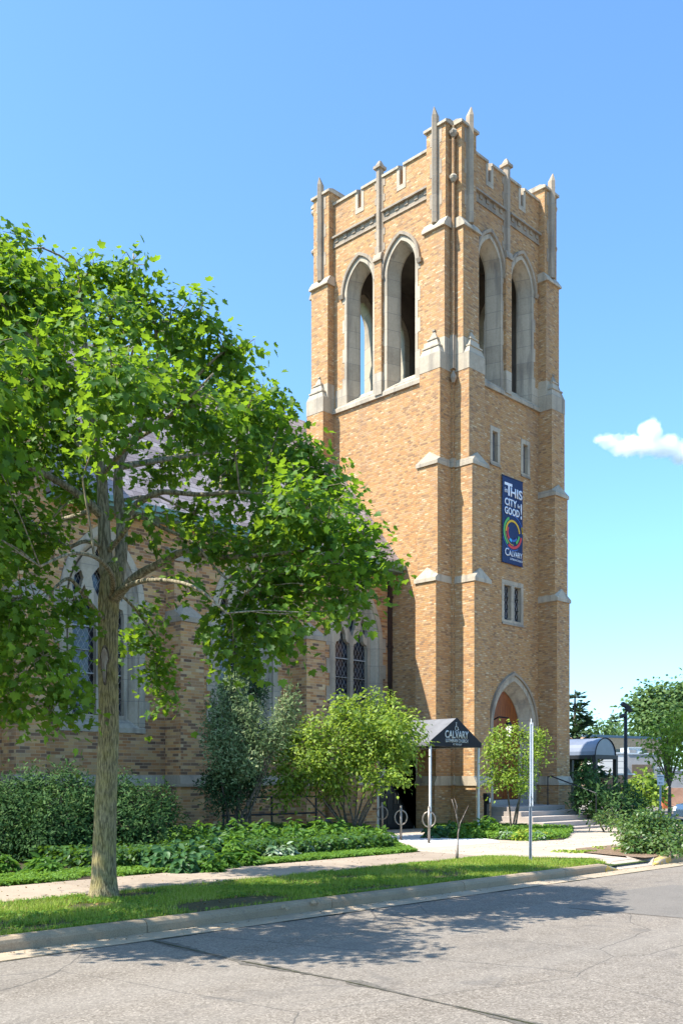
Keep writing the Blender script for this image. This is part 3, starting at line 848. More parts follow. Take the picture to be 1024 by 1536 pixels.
for c in (7.1, 12.2, 17.24, 22.22):
    m = MB(); pbox(m, mN, c - .42, c + .42, 0, 6.42, -.75, .004); pbox(m, mN, c - .40, c + .40, 6.42, 8.2, -.42, .004)
    b = m.build('buttress', NBRICK, church)
    k = MB()
    pwedge(k, mN, c - .47, c + .47, 1.60, 1.68, 1.93, -.83, -.752, .0)
    k.build('cap', STONE_D, b); k = MB()
    pbox(k, mN, c - .45, c + .45, 6.36, 6.50, -.80, .0)
    k.add([mN(c-.45, 6.5, -.8), mN(c+.45, 6.5, -.8), mN(c, 6.98, -.425), mN(c-.42, 6.72, -.424), mN(c+.42, 6.72, -.424), mN(c-.42, 6.72, 0), mN(c+.42, 6.72, 0), mN(c-.45, 6.5, 0), mN(c+.45, 6.5, 0)],
          [(0,1,2),(0,2,3),(1,4,2),(0,3,5,7),(1,8,6,4),(3,4,6,5),(2,4,3)])
    k.build('cap', STONE_D, b); k = MB()
    pwedge(k, mN, c - .43, c + .43, 8.15, 8.25, 8.6, -.46, -.01, .0)
    k.build('cap', STONE_D, b)
# roof
RT = NT('slate_roof'); t = RT; P_ = t.pos(); sp_ = t.node('ShaderNodeSeparateXYZ'); t.link(P_, sp_.inputs[0])
rw = t.math('DIVIDE', sp_.outputs[2], .19); ri = t.math('FLOOR', rw)
cw = t.math('ADD', t.math('DIVIDE', sp_.outputs[0], .3), t.math('MULTIPLY', t.math('MODULO', ri, 2.0), .5)); ci = t.math('FLOOR', cw)
cb_ = t.node('ShaderNodeCombineXYZ'); t.link(ci, cb_.inputs[0]); t.link(ri, cb_.inputs[1])
wn_ = t.node('ShaderNodeTexWhiteNoise', noise_dimensions='3D'); t.link(cb_.outputs[0], wn_.inputs['Vector'])
c_ = t.ramp(wn_.outputs['Value'], [(0, (.19, .15, .145)), (.4, (.27, .225, .22)), (.8, (.33, .27, .26)), (1, (.38, .34, .33))])
ed = t.math('MAXIMUM', t.math('LESS_THAN', t.math('FRACT', rw), .12), t.math('LESS_THAN', t.math('FRACT', cw), .05))
t.color(t.mix(t.math('MULTIPLY', ed, .7), c_, (.06, .05, .05))); t.rough(.7); RT = t.m
m = MB()
sl_ = 1.27
rz = 9.5 + sl_ * (28.1 - 22.95)
m.add([(13.0, 22.95, 9.5), (UC, 22.95, 9.5), (UC, 28.1, rz), (13.0, 28.1, rz), (13.0, 33.2, 9.5), (UC, 33.2, 9.5), (13.0, 22.98, 9.38), (UC, 22.98, 9.38), (13.0, 33.2, 9.38), (UC, 33.2, 9.38)],
      [(0,1,2,3), (3,2,5,4), (0,6,7,1), (4,5,9,8), (1,7,9,5,2), (0,3,4,8,6), (6,8,9,7)])
m.build('roof', RT, church)
m = MB(); m.box(13.0, 22.83, 9.33, UC - .01, 22.949, 9.49); m.box(13.0, 22.96, 9.24, UC - .01, 23.59, 9.33); m.build('gutter', COPPER, church)
m = MB()
m.panel([[(13.12, 12.75), (13.12, 12.95), (6.5, 17.05), (-.1, 12.95), (-.1, 12.75), (6.5, 16.82)]], -.08, .7, mN)
m.build('gable_coping', STONE, church)
m = MB(); m.box(0, 24.2, 0, .6, 33, 12.5); m.box(12.4, 24.2, 9.0, 13.0, 33, 12.7); m.box(0, 33, 0, UC, 33.2, 9.4); m.box(UC - .3, 27.6, 0, UC - .01, 33, 9.4); m.build('rear_wall', BRICK, church)
m = MB(); m.add([(0, 24.2, 12.9), (6.5, 24.2, 16.9), (13, 24.2, 12.9), (0, 33, 12.9), (6.5, 33, 16.9), (13, 33, 12.9)], [(0,1,4,3), (1,2,5,4), (0,2,1), (3,4,5), (0,3,5,2)]); m.build('gable_roof', RT, church)
# downspouts
m = MB(); m.box(UC - .16, VN - .13, 3.52, UC - .04, VN - .01, 9.2); m.box(UC - .20, VN - .18, 9.18, UC - .003, VN - .008, 9.36)
for z in (4.6, 6.6, 8.4): m.box(UC - .19, VN - .15, z, UC - .01, VN - .006, z + .08)
m.build('downspout', BROWNPIPE, church)
m = MB(); m.tube([(22.75, 23.45, 2.2), (22.75, 23.45, .75), (22.8, 23.3, .5), (23.0, 22.7, .36), (23.05, 22.3, .34)], .07, 8); m.build('downspout', GREYPIPE, church)

# small black lantern over the door
lan = thing('wall_lantern', (29.75, 20.72, 3.6), 'black iron lantern on a bracket in front of the oak door arch', 'lantern')
lx, ly, lz = 29.72, 20.5, 3.35
m = MB(); m.tube([(29.5, 21.15, 3.95), (29.55, 20.8, 4.1), (lx, ly, 4.05), (lx, ly, 3.86)], .028, 6); m.lathe(29.5, 21.14, [(.08, 3.85), (.08, 4.05)], 6); m.build('bracket', DARK, lan)
m = MB(); m.lathe(lx, ly, [(.15, lz + .40), (.17, lz + .42), (.05, lz + .6), (.02, lz + .68)], 6); m.lathe(lx, ly, [(.05, lz - .06), (.14, lz), (.14, lz + .03)], 6)
for k in range(6):
    a = math.pi / 3 * (k + .5); m.tube([(lx + .12*math.cos(a), ly + .12*math.sin(a), lz), (lx + .145*math.cos(a), ly + .145*math.sin(a), lz + .42)], .01, 4)
m.build('cage', DARK, lan)
LG = NT('lit_lantern_glass'); LG.color((.6, .62, .6)); LG.b.inputs['Emission Color'].default_value = (1, .9, .72, 1); LG.b.inputs['Emission Strength'].default_value = .6; LG.rough(.3)
m = MB(); m.lathe(lx, ly, [(.105, lz + .03), (.125, lz + .40)], 6); m.build('glass', LG.m, lan)

# steps and handrail
st = MB(); UL, UR = 27.95, 31.5
VF = [17.12, 17.64, 18.14, 18.69, 19.24]; ZT = [.22, .38, .55, .71, .87]
zb = .10
for i, (v_, z_) in enumerate(zip(VF, ZT)):
    ex = (4 - i) * .12
    st.box(UL - ex, v_, zb if i == 0 else ZT[i-1] - .002, UR + (0 if i else .25), VC - .001, z_)
so = st.build('entrance_steps', STEPC, None, (30, 18.5, .1), bevel=.012)
tag(so, 'flight of low grey concrete steps up to the oak door', 'steps')
hr = thing('handrail', (30.3, 18, .4), 'black metal handrail standing on the concrete steps', 'handrail')
ax, av = 30.75, 19.5
bx_, bv = 30.15, 17.45
m = MB(); m.tube([(ax, av, .87), (ax, av, 1.93)], .022, 8); m.build('post', DARK, hr)
m = MB(); m.tube([(bx_ + .45, bv, .38 - .16), (bx_ + .45, bv, 1.33)], .022, 8); m.build('post', DARK, hr)
m = MB(); m.tube([(ax, av, 1.90), (ax, av - .15, 1.93), (bx_ + .45, bv, 1.33)], .024, 8); m.build('rail', DARK, hr)

# banner
mBan = lambda a, z, d: (a, VC - .06 + d, z)
ban = thing('banner', (30.2, VC - .06, 9.75), 'tall dark blue vertical banner with white words and coloured rings on the tower', 'banner')
NAVY = mat_plain('navy_vinyl', (.005, .017, .08), .45, 0, .12, 2)
m = MB(); x0, x1, zb0, zb1 = 29.55, 30.86, 9.76, 12.92
nx, nz = 6, 14
for i in range(nx + 1):
    for j in range(nz + 1):
        a = x0 + (x1 - x0) * i / nx; z = zb0 + (zb1 - zb0) * j / nz
        m.v.append(mBan(a, z, .008 * math.sin(j * .9 + i)))
for i in range(nx):
    for j in range(nz): k = i * (nz + 1) + j; m.f.append((k, k + nz + 1, k + nz + 2, k + 1))
m.build('fabric', NAVY, ban, smooth=True)
m = MB(); m.tube([mBan(x0 - .02, zb1, .0), mBan(x1 + .02, zb1, .0)], .02, 6); m.build('batten', NAVY, ban); m = MB(); m.tube([mBan(x0 - .02, zb0, .0), mBan(x1 + .02, zb0, .0)], .02, 6); m.build('batten', NAVY, ban)
WHT = mat_plain('white_print', (.78, .80, .84), .6, 0, .03)
dd = -.014
m = MB()
m.add([mBan(a, z, dd) for a, z in ((29.67, 12.70), (30.16, 12.70), (30.16, 12.60), (30.00, 12.60), (30.00, 12.24), (29.90, 12.24), (29.90, 12.60), (29.67, 12.60))] + [mBan(a, z, dd - .004) for a, z in ((29.67, 12.70), (30.16, 12.70), (30.16, 12.60), (30.00, 12.60), (30.00, 12.24), (29.90, 12.24), (29.90, 12.60), (29.67, 12.60))],
      [(0, 7, 3, 2, 1)[::1] if False else (0, 1, 2, 7), (3, 4, 5, 6), (15, 10, 9, 8), (14, 13, 12, 11)] + [(i, (i + 1) % 8, 8 + (i + 1) % 8, 8 + i) for i in range(8)])
m.build('lettering', WHT, ban)
TL = [('in', .27, 29.68, 12.33, .18, .004), ('HIS', .47, 30.06, 12.24, .76, .012), ('CITY', .36, 29.68, 11.88, .78, .012), ('for', .20, 30.50, 11.90, .17, .006),
      ('GOOD', .36, 29.68, 11.56, .95, .012), ('!', .78, 30.70, 11.53, .085, .02), ('C', .40, 29.70, 10.03, .25, .004), ('ALVARY', .29, 29.95, 10.04, .86, .004), ('LUTHERAN CHURCH', .105, 30.02, 9.90, .79, .0)]
for body, size, a_, z_, w_, b_ in TL: text_mesh('lettering', body, size, WHT, ban, mBan, a_, z_, dd, .004, 1, b_, 'LEFT', 1.0, w_)
def ring_arc(r0, r1, a0, a1, c, mat, cx=30.2, cz=10.92):
    m = MB(); n = max(6, int(abs(a1 - a0) / 6)); vs = []; fs = []
    def cl(x): return max(x0 + .01, min(x1 - .01, x))
    for i in range(n + 1):
        a = math.radians(a0 + (a1 - a0) * i / n)
        vs += [mBan(cl(cx + r0*math.cos(a)), cz + r0*math.sin(a), dd - .002), mBan(cl(cx + r1*math.cos(a)), cz + r1*math.sin(a), dd - .002)]
    for i in range(n): fs.append((2*i, 2*i+1, 2*i+3, 2*i+2))
    m.add(vs, fs); m.build('ring', mat, ban)
GRN = mat_plain('green_print', (.10, .42, .12), .6, 0, .03); YEL = mat_plain('yellow_print', (.75, .45, .03), .6, 0, .03)
RED = mat_plain('red_print', (.62, .06, .06), .6, 0, .03); BLU = mat_plain('blue_print', (.06, .14, .42), .6, 0, .03); CYA = mat_plain('cyan_print', (.08, .45, .75), .6, 0, .03)
ring_arc(.50, .60, 115, 235, 0, GRN); ring_arc(.39, .47, 5, 180, 0, YEL); ring_arc(.445, .47, 180, 275, 0, YEL); ring_arc(.28, .38, 150, 228, 0, RED)
ring_arc(.50, .60, 240, 350, 0, RED); ring_arc(.36, .46, 300, 350, 0, GRN); ring_arc(.64, .67, 200, 300, 0, BLU); ring_arc(.62, .655, 10, 100, 0, BLU); ring_arc(.27, .37, 232, 258, 0, CYA); ring_arc(.26, .34, 262, 325, 0, BLU)
ring_arc(.60, .68, 5, 28, 0, YEL)

# ------------------------------------------------------------------ entrance canopy
can = thing('entrance_canopy', (24.6, 20.3, .15), 'dark gabled fabric canopy on white posts over the side door', 'canopy')
FAB = mat_plain('charcoal_canvas', (.022, .022, .026), .75, 0, .15, 3)
FABT = mat_plain('sunlit_canvas', (.17, .17, .175), .8, 0, .15, 3)  # paler copy of the canvas: sunlight on the slopes put into the colour
cu0, cu1, cv0, cv1 = 23.22, 25.86, 18.9, 21.6; zc, zr = 2.86, 3.74; umid = (cu0 + cu1) / 2 + .02
m = MB()
m.add([(cu0, cv0 + .004, zc + .1), (umid, cv0 + .004, zr), (umid, cv1, zr), (cu0, cv1, zc + .1), (cu1, cv0 + .004, zc + .1), (cu1, cv1, zc + .1), (cu0, cv0 + .004, zc - .02), (cu0, cv1, zc - .02), (cu1, cv0 + .004, zc - .02), (cu1, cv1, zc - .02)],
      [(0,1,2,3), (1,4,5,2), (6,0,3,7), (4,8,9,5)])
m.build('canopy_top', FABT, can, recalc=False)
m = MB(); mK = lambda a, z, d: (a, cv0 + d, z)
m.panel([[(cu0, zc - .02), (cu1, zc - .02), (cu1, zc + .12), (umid, zr + .02), (cu0, zc + .12)]], -.01, .0, mK)
m.build('canopy_front', FAB, can)
m = MB()
for v_ in (cv0 + .05, cv1 - .05):
    m.tube([(cu0 + .03, v_, zc), (cu1 - .03, v_, zc)], .02, 6); m.tube([(cu0 + .03, v_, zc + .05), (umid, v_, zr - .05), (cu1 - .03, v_, zc + .05)], .02, 6)
for u_ in (cu0 + .03, cu1 - .03): m.tube([(u_, cv0 + .05, zc), (u_, cv1 - .05, zc)], .02, 6)
m.tube([(umid, cv0 + .05, zr - .05), (umid, cv1 - .05, zr - .05)], .02, 6)
m.build('frame', WHITEPAINT, can)
for u_ in (cu0 + .10, cu1 - .07):
    m = MB(); m.tube([(u_, cv0 + .06, .15), (u_, cv0 + .06, zc)], .042, 10); m.lathe(u_, cv0 + .06, [(.09, .15), (.09, .165)], 10); m.build('post', WHITEPAINT, can)
SILV = mat_plain('silver_print', (.62, .60, .55), .6, 0, .03)
text_mesh('lettering', 'CALVARY', .33, SILV, can, mK, umid + .0, 3.11, -.012, .004, 1, .006, 'CENTER', 1.0, 1.2)
text_mesh('lettering', 'LUTHERAN CHURCH', .155, SILV, can, mK, umid + .0, 2.975, -.012, .004, 1, .002, 'CENTER', 1.0, 1.14)
text_mesh('lettering', 'AT THE ALLEY', .085, SILV, can, mK, umid + .02, 2.885, -.012, .004, 1, .001, 'CENTER', 1.0, .46)
m = MB()   # access symbol
ix, iz = umid - .04, 3.44
m.tube([mK(ix - .0, iz + .17, -.016), mK(ix, iz + .14, -.016)], .022, 6)
m.tube([mK(ix, iz + .13, -.014), mK(ix + .01, iz + .03, -.014), mK(ix + .08, iz + .02, -.014), mK(ix + .11, iz - .07, -.014), mK(ix + .14, iz - .06, -.014)], .011, 5)
m.tube([mK(ix + .02 + .075*math.cos(math.radians(a)), iz - .02 + .075*math.sin(math.radians(a)), -.014) for a in range(100, 345, 20)], .009, 5)
m.build('access_symbol', SILV, can)

# ------------------------------------------------------------------ street furniture
def bike_rack(loc):
    r = thing('bike_rack', loc, '', 'bike rack', 'steel ring bike racks before the side door')
    x, y, z = loc
    m = MB(); m.tube([(x, y, z), (x, y, z + .93)], .033, 12); m.lathe(x, y, [(.033, z + .93), (.03, z + .95), (.01, z + .96)], 12); m.lathe(x, y, [(.075, z), (.075, z + .012)], 12); m.build('post', STEEL, r, smooth=True)
    m = MB()
    d = Vector((SN, -CS, 0)); n = 28; R = .165
    pts = [Vector((x, y, z + .62)) + d * R * math.cos(2*math.pi*k/n) + Vector((0, 0, R * 1.2 * math.sin(2*math.pi*k/n))) for k in range(n + 1)]
    m.tube(pts, .018, 8, False); m.build('ring', STEEL, r, smooth=True)
    return r
k1 = bike_rack((20.2, 17.45, .15))
k1['label'] = 'steel ring bike rack standing between the black door and the bushes'
k2 = copy_tree(k1); k2.location = (19.75, 16.1, .15); k2['label'] = 'steel ring bike rack just in front of the left white canopy post'
k3 = copy_tree(k1); k3.location = (22.5, 20.2, .15); k3['label'] = 'steel ring bike rack half hidden behind the leafy bush beside the black door'

# black pedestal
ped = thing('pedestal', (26.6, 18.95, .15), 'slim black post with a push button box by the canopy', 'post')
px_, py_ = 26.15, 18.9
m = MB(); m.box(px_ - .07, py_ - .06, .15, px_ + .07, py_ + .06, 1.15); m.build('post', DARK, ped)
m = MB(); m.box(px_ - .10, py_ - .09, 1.15, px_ + .09, py_ + .07, 1.36); m.box(px_ - .04, py_ - .12, 1.02, px_ + .05, py_ - .06, 1.3); m.build('button_box', DARK, ped)
m = MB(); m.box(px_ - .035, py_ - .135, 1.06, px_ + .035, py_ - .121, 1.2); m.build('push_plate', GALV, ped)
# green utility box by the door on the vestibule
m = MB(); m.box(26.02, VV - .1, 1.0, 26.2, VV - .0, 1.22)
tag(m.build('outlet_box', GREYPIPE, None, (26.1, VV, 1.0)), 'small grey outlet box on the brick beside the black door', 'outlet box')

# galvanised street post
sp = thing('sign_post', (17.13, 11.28, .14), 'bare grey galvanised street post standing in the grass', 'post')
def uchan(m, x, y, z0, z1, w):
    d = Vector((SN, -CS, 0)); q = Vector((CS, SN, 0)); c = Vector((x, y, 0))
    prof = [(-w, -.01), (-w*.55, -.01), (-w*.35, .025), (w*.35, .025), (w*.55, -.01), (w, -.01), (w, -.016), (w*.5, -.016), (w*.3, .019), (-w*.3, .019), (-w*.5, -.016), (-w, -.016)]
    P = [c + d*a + q*b for a, b in prof]; n = len(P)
    m.add([(p.x, p.y, z0) for p in P] + [(p.x, p.y, z1) for p in P], [(i, (i+1) % n, n + (i+1) % n, n + i) for i in range(n)] + [tuple(range(n)), tuple(range(n, 2*n))[::-1]])
m = MB(); uchan(m, 17.13, 11.28, .1, 1.5, .032); m.build('lower_post', GREYPIPE, sp)
PALEG = mat_plain('pale_zinc', (.78, .78, .77), .5, .1, .08)
m = MB(); uchan(m, 17.12, 11.25, 1.25, 2.98, .036); m.tube([(17.11, 11.245, 2.95), (17.11, 11.245, 3.06)], .012, 6); m.build('upper_post', PALEG, sp)
m = MB()
for z in (1.3, 1.45): m.tube([(17.08, 11.22, z), (17.16, 11.32, z)], .009, 6)
m.build('bolt', DARK, sp)

# black low pipe railings by the wall
def railing(name, u0, u1, v, z0, z1, label, rails=(1.0, .55)):
    r = thing(name, (u0, v, z0), label, 'railing', 'black pipe railings along the church wall')
    n = max(2, int((u1 - u0) / 1.6) + 1)
    for k in range(n):
        u = u0 + (u1 - u0) * k / (n - 1); m = MB(); m.tube([(u, v, z0), (u, v, z0 + (z1 - z0))], .032, 8); m.build('post', DARK, r)
    for f in rails:
        m = MB(); z = z0 + (z1 - z0) * f; m.tube([(u0 - .05, v, z), (u1 + .05, v, z)], .028, 8); m.build('rail', DARK, r)
    return r
railing('pipe_railing', 13.9, 16.0, 22.3, .13, 1.28, 'short black pipe railing behind the dark shrubs left of the brick pier', (1.0,))
railing('pipe_railing', 17.7, 21.4, 22.0, .13, 1.28, 'black two rail pipe railing behind the upright juniper')

# lamp post
lp = thing('lamp_post', (42.3, 22.5, .1), 'tall black lamp post with floodlights behind the rounded shrub', 'lamp post')
lu, lv = cp(938, 1222, 42.0).xy
m = MB(); m.lathe(lu, lv, [(.11, .1), (.11, .5), (.09, .55), (.075, 4.55), (.05, 4.6), (.05, 4.75)], 10); m.build('pole', DARK, lp, smooth=True)
dr = Vector((SN, -CS, 0)); fw_ = Vector((CS, SN, 0))
def obox(m, c, w, d, h, tilt=0, yaw=0):
    M = Matrix.Rotation(-YAW + math.radians(yaw), 4, 'Z') @ Matrix.Rotation(math.radians(tilt), 4, 'Y')
    vs = [Vector(c) + M @ Vector((sx*w/2, sy*d/2, sz*h/2)) for sz in (-1, 1) for sy in (-1, 1) for sx in (-1, 1)]
    m.add(vs, [(0,1,3,2),(4,6,7,5),(0,4,5,1),(2,3,7,6),(0,2,6,4),(1,5,7,3)])
for (dx, z, w, tl) in ((.0, 4.98, .42, 32), (.12, 4.82, .28, 32), (-.13, 4.55, .22, -25)):
    m = MB(); c = Vector((lu, lv, z)) + dr * dx; obox(m, c, w, .3, .14, tl); m.tube([c, (lu, lv, z - .18)], .02, 5); m.build('floodlight', DARK, lp)

# little notice sign on a post
sg = thing('parking_sign', cp(990, 1225, 43).to_tuple(), 'small white parking notice on a grey metal post beyond the shrub', 'sign')
c = cp(990, 1170, 43)
m = MB(); m.tube([(c.x, c.y, .1), (c.x, c.y, 1.75)], .045, 8); m.build('post', GREYPIPE, sg)
mS = lambda a, z, d: tuple(Vector((c.x, c.y, 0)) + dr * a + fw_ * (d - .06) + Vector((0, 0, z)))
m = MB(); m.panel([rect(-.15, 1.56, .15, 2.02)], 0, .01, mS); m.build('plate', WHITEPAINT, sg)
GREENP = mat_plain('dark_print', (.06, .07, .08), .6)
text_mesh('lettering', 'PARKING', .085, GREENP, sg, mS, 0, 1.91, -.001, .003, .75, .001)
text_mesh('lettering', 'LOT', .085, GREENP, sg, mS, 0, 1.80, -.001, .003, .8, .001)
m = MB(); m.tube([mS(-.08, 1.66, -.004), mS(.08, 1.66, -.004)], .012, 5); m.tube([mS(-.05, 1.69, -.004), mS(-.09, 1.66, -.004), mS(-.05, 1.63, -.004)], .01, 5); m.build('arrow', GREENP, sg)

# barrel-vaulted awning beside the tower
aw = thing('barrel_awning', (43.3, 24, .1), 'grey barrel vaulted awning with dark legs beside the tower', 'awning')
AWT = mat_plain('grey_blue_vinyl', (.17, .19, .235), .3, 0, .12, 1.5, .6)
ca = cp(892, 1134, 45.5); au0, av0 = ca.x, ca.y
cb2 = cp(925, 1134, 46.8); aw_w = (cb2.x - au0)
av1 = av0 + 7
n = 14; m = MB(); prof = [(au0 + aw_w * (1 - math.cos(math.pi*k/n)) / 2, 2.95 + .82 * math.sin(math.pi*k/n)) for k in range(n + 1)]
vs = [(u, av0, z) for u, z in prof] + [(u, av1, z) for u, z in prof]
m.add(vs, [(k, k+1, n+2+k, n+1+k) for k in range(n)]); m.add([(u, av0, z) for u, z in prof], [tuple(range(n+1))])
m.build('vault', AWT, aw, smooth=False)
m = MB()
for v_ in (av0 - .02, av0 + 2.2, av0 + 4.4): m.tube([(u, v_, z + .01) for u, z in prof], .03, 5)
m.box(au0 - .05, av0 - .06, 2.78, au0 + aw_w + .15, av0 + .06, 2.97); m.box(au0 - .06, av0, 2.78, au0 + .04, av1, 2.96); m.box(au0 + aw_w, av0, 2.78, au0 + aw_w + .1, av1, 2.96)
m.build('frame', DARK, aw)
for u_, v_ in ((au0, av0), (au0 + aw_w, av0), (au0, av0 + 2.4), (au0 + aw_w, av0 + 2.4), (au0 + aw_w*.5, av0 + 6.5)):
    m = MB(); m.box(u_ - .09, v_ - .09, .1, u_ + .09, v_ + .09, 2.78); m.build('leg', DARK, aw)

# parked car nose at the right edge
cr = thing('parked_car', (31.5, 12.6, .15), 'blue grey car parked at the right edge behind the shrub, only its nose showing', 'car')
ca = cp(1006, 1244, 33.5); cd = Vector((SN, -CS, 0)); cq = Vector((CS, SN, 0)); cbase = Vector((ca.x, ca.y, 0)) + cd * .62
CARP = mat_plain('car_paint', (.07, .12, .19), .25, .3, .04, 2, .6); TYRE = mat_plain('tyre_rubber', (.02, .02, .02), .8)
prof = [(0, .35), (.0, .62), (.12, .78), (.95, .92), (1.15, .95), (1.85, 1.38), (2.2, 1.45), (3.3, 1.42), (3.9, 1.05), (4.45, .98), (4.5, .4), (4.3, .3), (.15, .28)]
def cpt(a, b, z): return tuple(cbase + cd * a + cq * b + Vector((0, 0, z + .14)))
m = MB(); n = len(prof); vs = []
for b, sh in ((0, .08), (.12, .0), (1.6, 0), (1.72, .08)):
    vs += [cpt(a + (sh if a < 2 else -sh), b, z - (sh * .5 if z > .5 else 0)) for a, z in prof]
fs = [(i*n+k, i*n+(k+1) % n, (i+1)*n+(k+1) % n, (i+1)*n+k) for i in range(3) for k in range(n)] + [tuple(range(n)), tuple(3*n+k for k in range(n))[::-1]]
m.add(vs, fs); m.build('body', CARP, cr, smooth=False, bevel=.03)
m = MB()
for b in (-.006, 1.726): m.add([cpt(1.3, b, 1.0), cpt(1.88, b, 1.32), cpt(3.2, b, 1.34), cpt(3.7, b, 1.04)], [(0,1,2,3)])
m.add([cpt(1.2, .15, .985), cpt(1.2, 1.57, .985), cpt(1.80, 1.5, 1.36), cpt(1.80, .22, 1.36)], [(0,1,2,3)]); m.build('window', GLASSD, cr)
for a in (.85, 3.6):
    for b in (.0, 1.55):
        m = MB(); p0 = Vector(cpt(a, b - .01, .17)); p1 = Vector(cpt(a, b + .19, .17)); m.tube([p0, p0.lerp(p1, .08), p0.lerp(p1, .92), p1], [.27, .31, .31, .27], 20); w_ = m.build('wheel', TYRE, cr)
        m = MB(); m.tube([p0 - cq * .012, p0 + cq*.02], [.17, .19], 14); m.build('rim', STEEL, w_)
for b in (.15, 1.35):
    m = MB(); m.hexa([cpt(-.01, b, .55), cpt(.12, b, .55), cpt(.12, b+.25, .55), cpt(-.01, b+.25, .55)], [cpt(.02, b, .70), cpt(.12, b, .70), cpt(.12, b+.25, .70), cpt(.02, b+.25, .70)]); m.build('headlight', PAPERW, cr)

# ------------------------------------------------------------------ background buildings
TANB = NT('plain_tan_brick'); t = TANB; P_ = t.pos(); t.color(t.ramp(t.noise(6, 4, P_), [(.3, (.52, .33, .20)), (.7, (.62, .41, .27))])); t.rough(.9); TANB = t.m
bb = thing('low_brick_building', cp(930, 1170, 84).to_tuple(), 'long flat roofed tan brick building far behind the lamp post', 'building')
c0, c1 = cp(878, 1104, 84), cp(992, 1108, 90)
def slab(m, p, q, z0, z1, th=.3, off=0.0):
    d = (Vector((q.x, q.y)) - Vector((p.x, p.y))).normalized(); nrm = Vector((-d.y, d.x))
    if nrm.dot(Vector((CS, SN))) < 0: nrm = -nrm
    a = Vector((p.x, p.y)) - nrm * off; b = Vector((q.x, q.y)) - nrm * off; c_ = b + nrm * th; e = a + nrm * th
    m.hexa([(a.x, a.y, z0), (b.x, b.y, z0), (c_.x, c_.y, z0), (e.x, e.y, z0)], [(a.x, a.y, z1), (b.x, b.y, z1), (c_.x, c_.y, z1), (e.x, e.y, z1)])
m = MB(); slab(m, c0, c1, 0, 5.5, 14); m.build('wall', TANB, bb)
m = MB(); slab(m, c0, c1, 5.5, 5.72, 14.1, .06); m.build('roof_edge', mat_plain('blue_grey_flashing', (.13, .19, .25), .5), bb)
for f0, f1 in ((.32, .46), (.50, .60), (.66, .8)):
    m = MB(); slab(m, c0.lerp(c1, f0), c0.lerp(c1, f1), 4.25, 4.5, .05, .03); m.build('window', GLASSD, bb)
# white and grey service buildings between
def block(name, x0, x1, ytop, ybot, D, mat, label, cat, D2=None, th=3, extra=None):
    p, q = cp(x0, ytop, D), cp(x1, ytop, D2 or D); r = thing(name, (p.x, p.y, .1), label, cat)
    z1 = p.z; z0 = max(.08, cp(x0, ybot, D).z)
    m = MB(); slab(m, p, q, z0, z1, th); m.build('wall', mat, r)
    m = MB(); slab(m, p, q, z1, z1 + .09, th + .1, .05); m.build('roof_edge', GALV, r)
    return r, p, q, z0, z1
WSID = NT('white_siding'); t = WSID; P_ = t.pos(); sp_ = t.node('ShaderNodeSeparateXYZ'); t.link(P_, sp_.inputs[0])
t.color(t.mix(t.math('LESS_THAN', t.math('FRACT', t.math('DIVIDE', sp_.outputs[2], .42)), .1), (.62, .60, .56), (.3, .29, .28))); t.rough(.6); WSID = t.m
GREYW = mat_plain('grey_wall', (.33, .32, .31), .8, 0, .15, 2); CREAM = mat_plain('cream_wall', (.52, .46, .38), .8, 0, .12, 2); PINKB = mat_plain('pink_block', (.46, .27, .19), .85, 0, .15, 3)
block('white_shed', 898, 940, 1131, 1215, 62, WSID, 'white clapboard shed with flat roof behind the dark awning legs', 'shed')
r, p, q, z0, z1 = block('grey_loading_bay', 941, 985, 1132, 1215, 64, GREYW, 'grey loading bay with brown shutter right of the lamp post', 'building')
m = MB(); slab(m, p.lerp(q, .15), p.lerp(q, .85), 1.75, 2.8, .05, .04); m.build('shutter', mat_plain('brown_shutter', (.16, .12, .08), .7), r)
m = MB(); slab(m, p.lerp(q, .72), p.lerp(q, .95), .3, 1.7, .05, .05); m.build('vent_grille', DARK, r)
r, p, q, z0, z1 = block('rooftop_unit', 942, 962, 1123, 1135, 70, WHITEPAINT, 'white box unit above the grey loading bay', 'roof unit', th=2)
m = MB(); slab(m, p.lerp(q, .1), p.lerp(q, .6), z0 + .1, z1 - .1, .05, .03); m.build('grille', GREYW, r)
block('low_brick_wall', 880, 952, 1163, 1190, 52, PINKB, 'low pink brick wall with pale top under the white shed', 'wall', th=.4)
block('cream_wall', 925, 1060, 1153, 1215, 66, CREAM, 'long pale plaster wall behind the bright bush at right', 'wall', th=.4)
block('grey_fence_wall', 1003, 1060, 1157, 1182, 58, GREYW, 'grey wall at the right edge under the young tree', 'wall', th=.4)
rp = MB(); p, q = cp(1000, 1182, 60), cp(1060, 1172, 60)
slab(rp, p, q, .1, 1.3, .4); tag(rp.build('brick_ramp', PINKB, None, (p.x, p.y, .1)), 'pale brick ramp wall behind the orange planter at right', 'wall')
p, q = cp(968, 1201, 62), cp(1075, 1201, 62)
flat('far_grass', [tuple(cp(962, 1200, 60).xy), tuple(cp(1080, 1200, 60).xy), tuple(cp(1080, 1190, 95).xy), tuple(cp(962, 1190, 95).xy)], .19, LAND)
flat('far_curb', [tuple(cp(962, 1200, 59.3).xy), tuple(cp(1080, 1200, 59.3).xy), tuple(cp(1080, 1200, 60).xy), tuple(cp(962, 1200, 60).xy)], .194, GUTTER)
c = cp(998, 1199, 56)
pl_ = thing('orange_planter', (c.x, c.y, .1), 'square orange clay planter under the young tree far right', 'planter')
m = MB(); obox(m, (c.x, c.y, .45), .46, .5, .66); m.build('pot', mat_plain('orange_clay', (.42, .12, .04), .7), pl_)
m = MB(); obox(m, (c.x, c.y, .80), .56, .6, .07); m.build('rim', mat_plain('orange_clay_rim', (.46, .15, .05), .7), pl_)

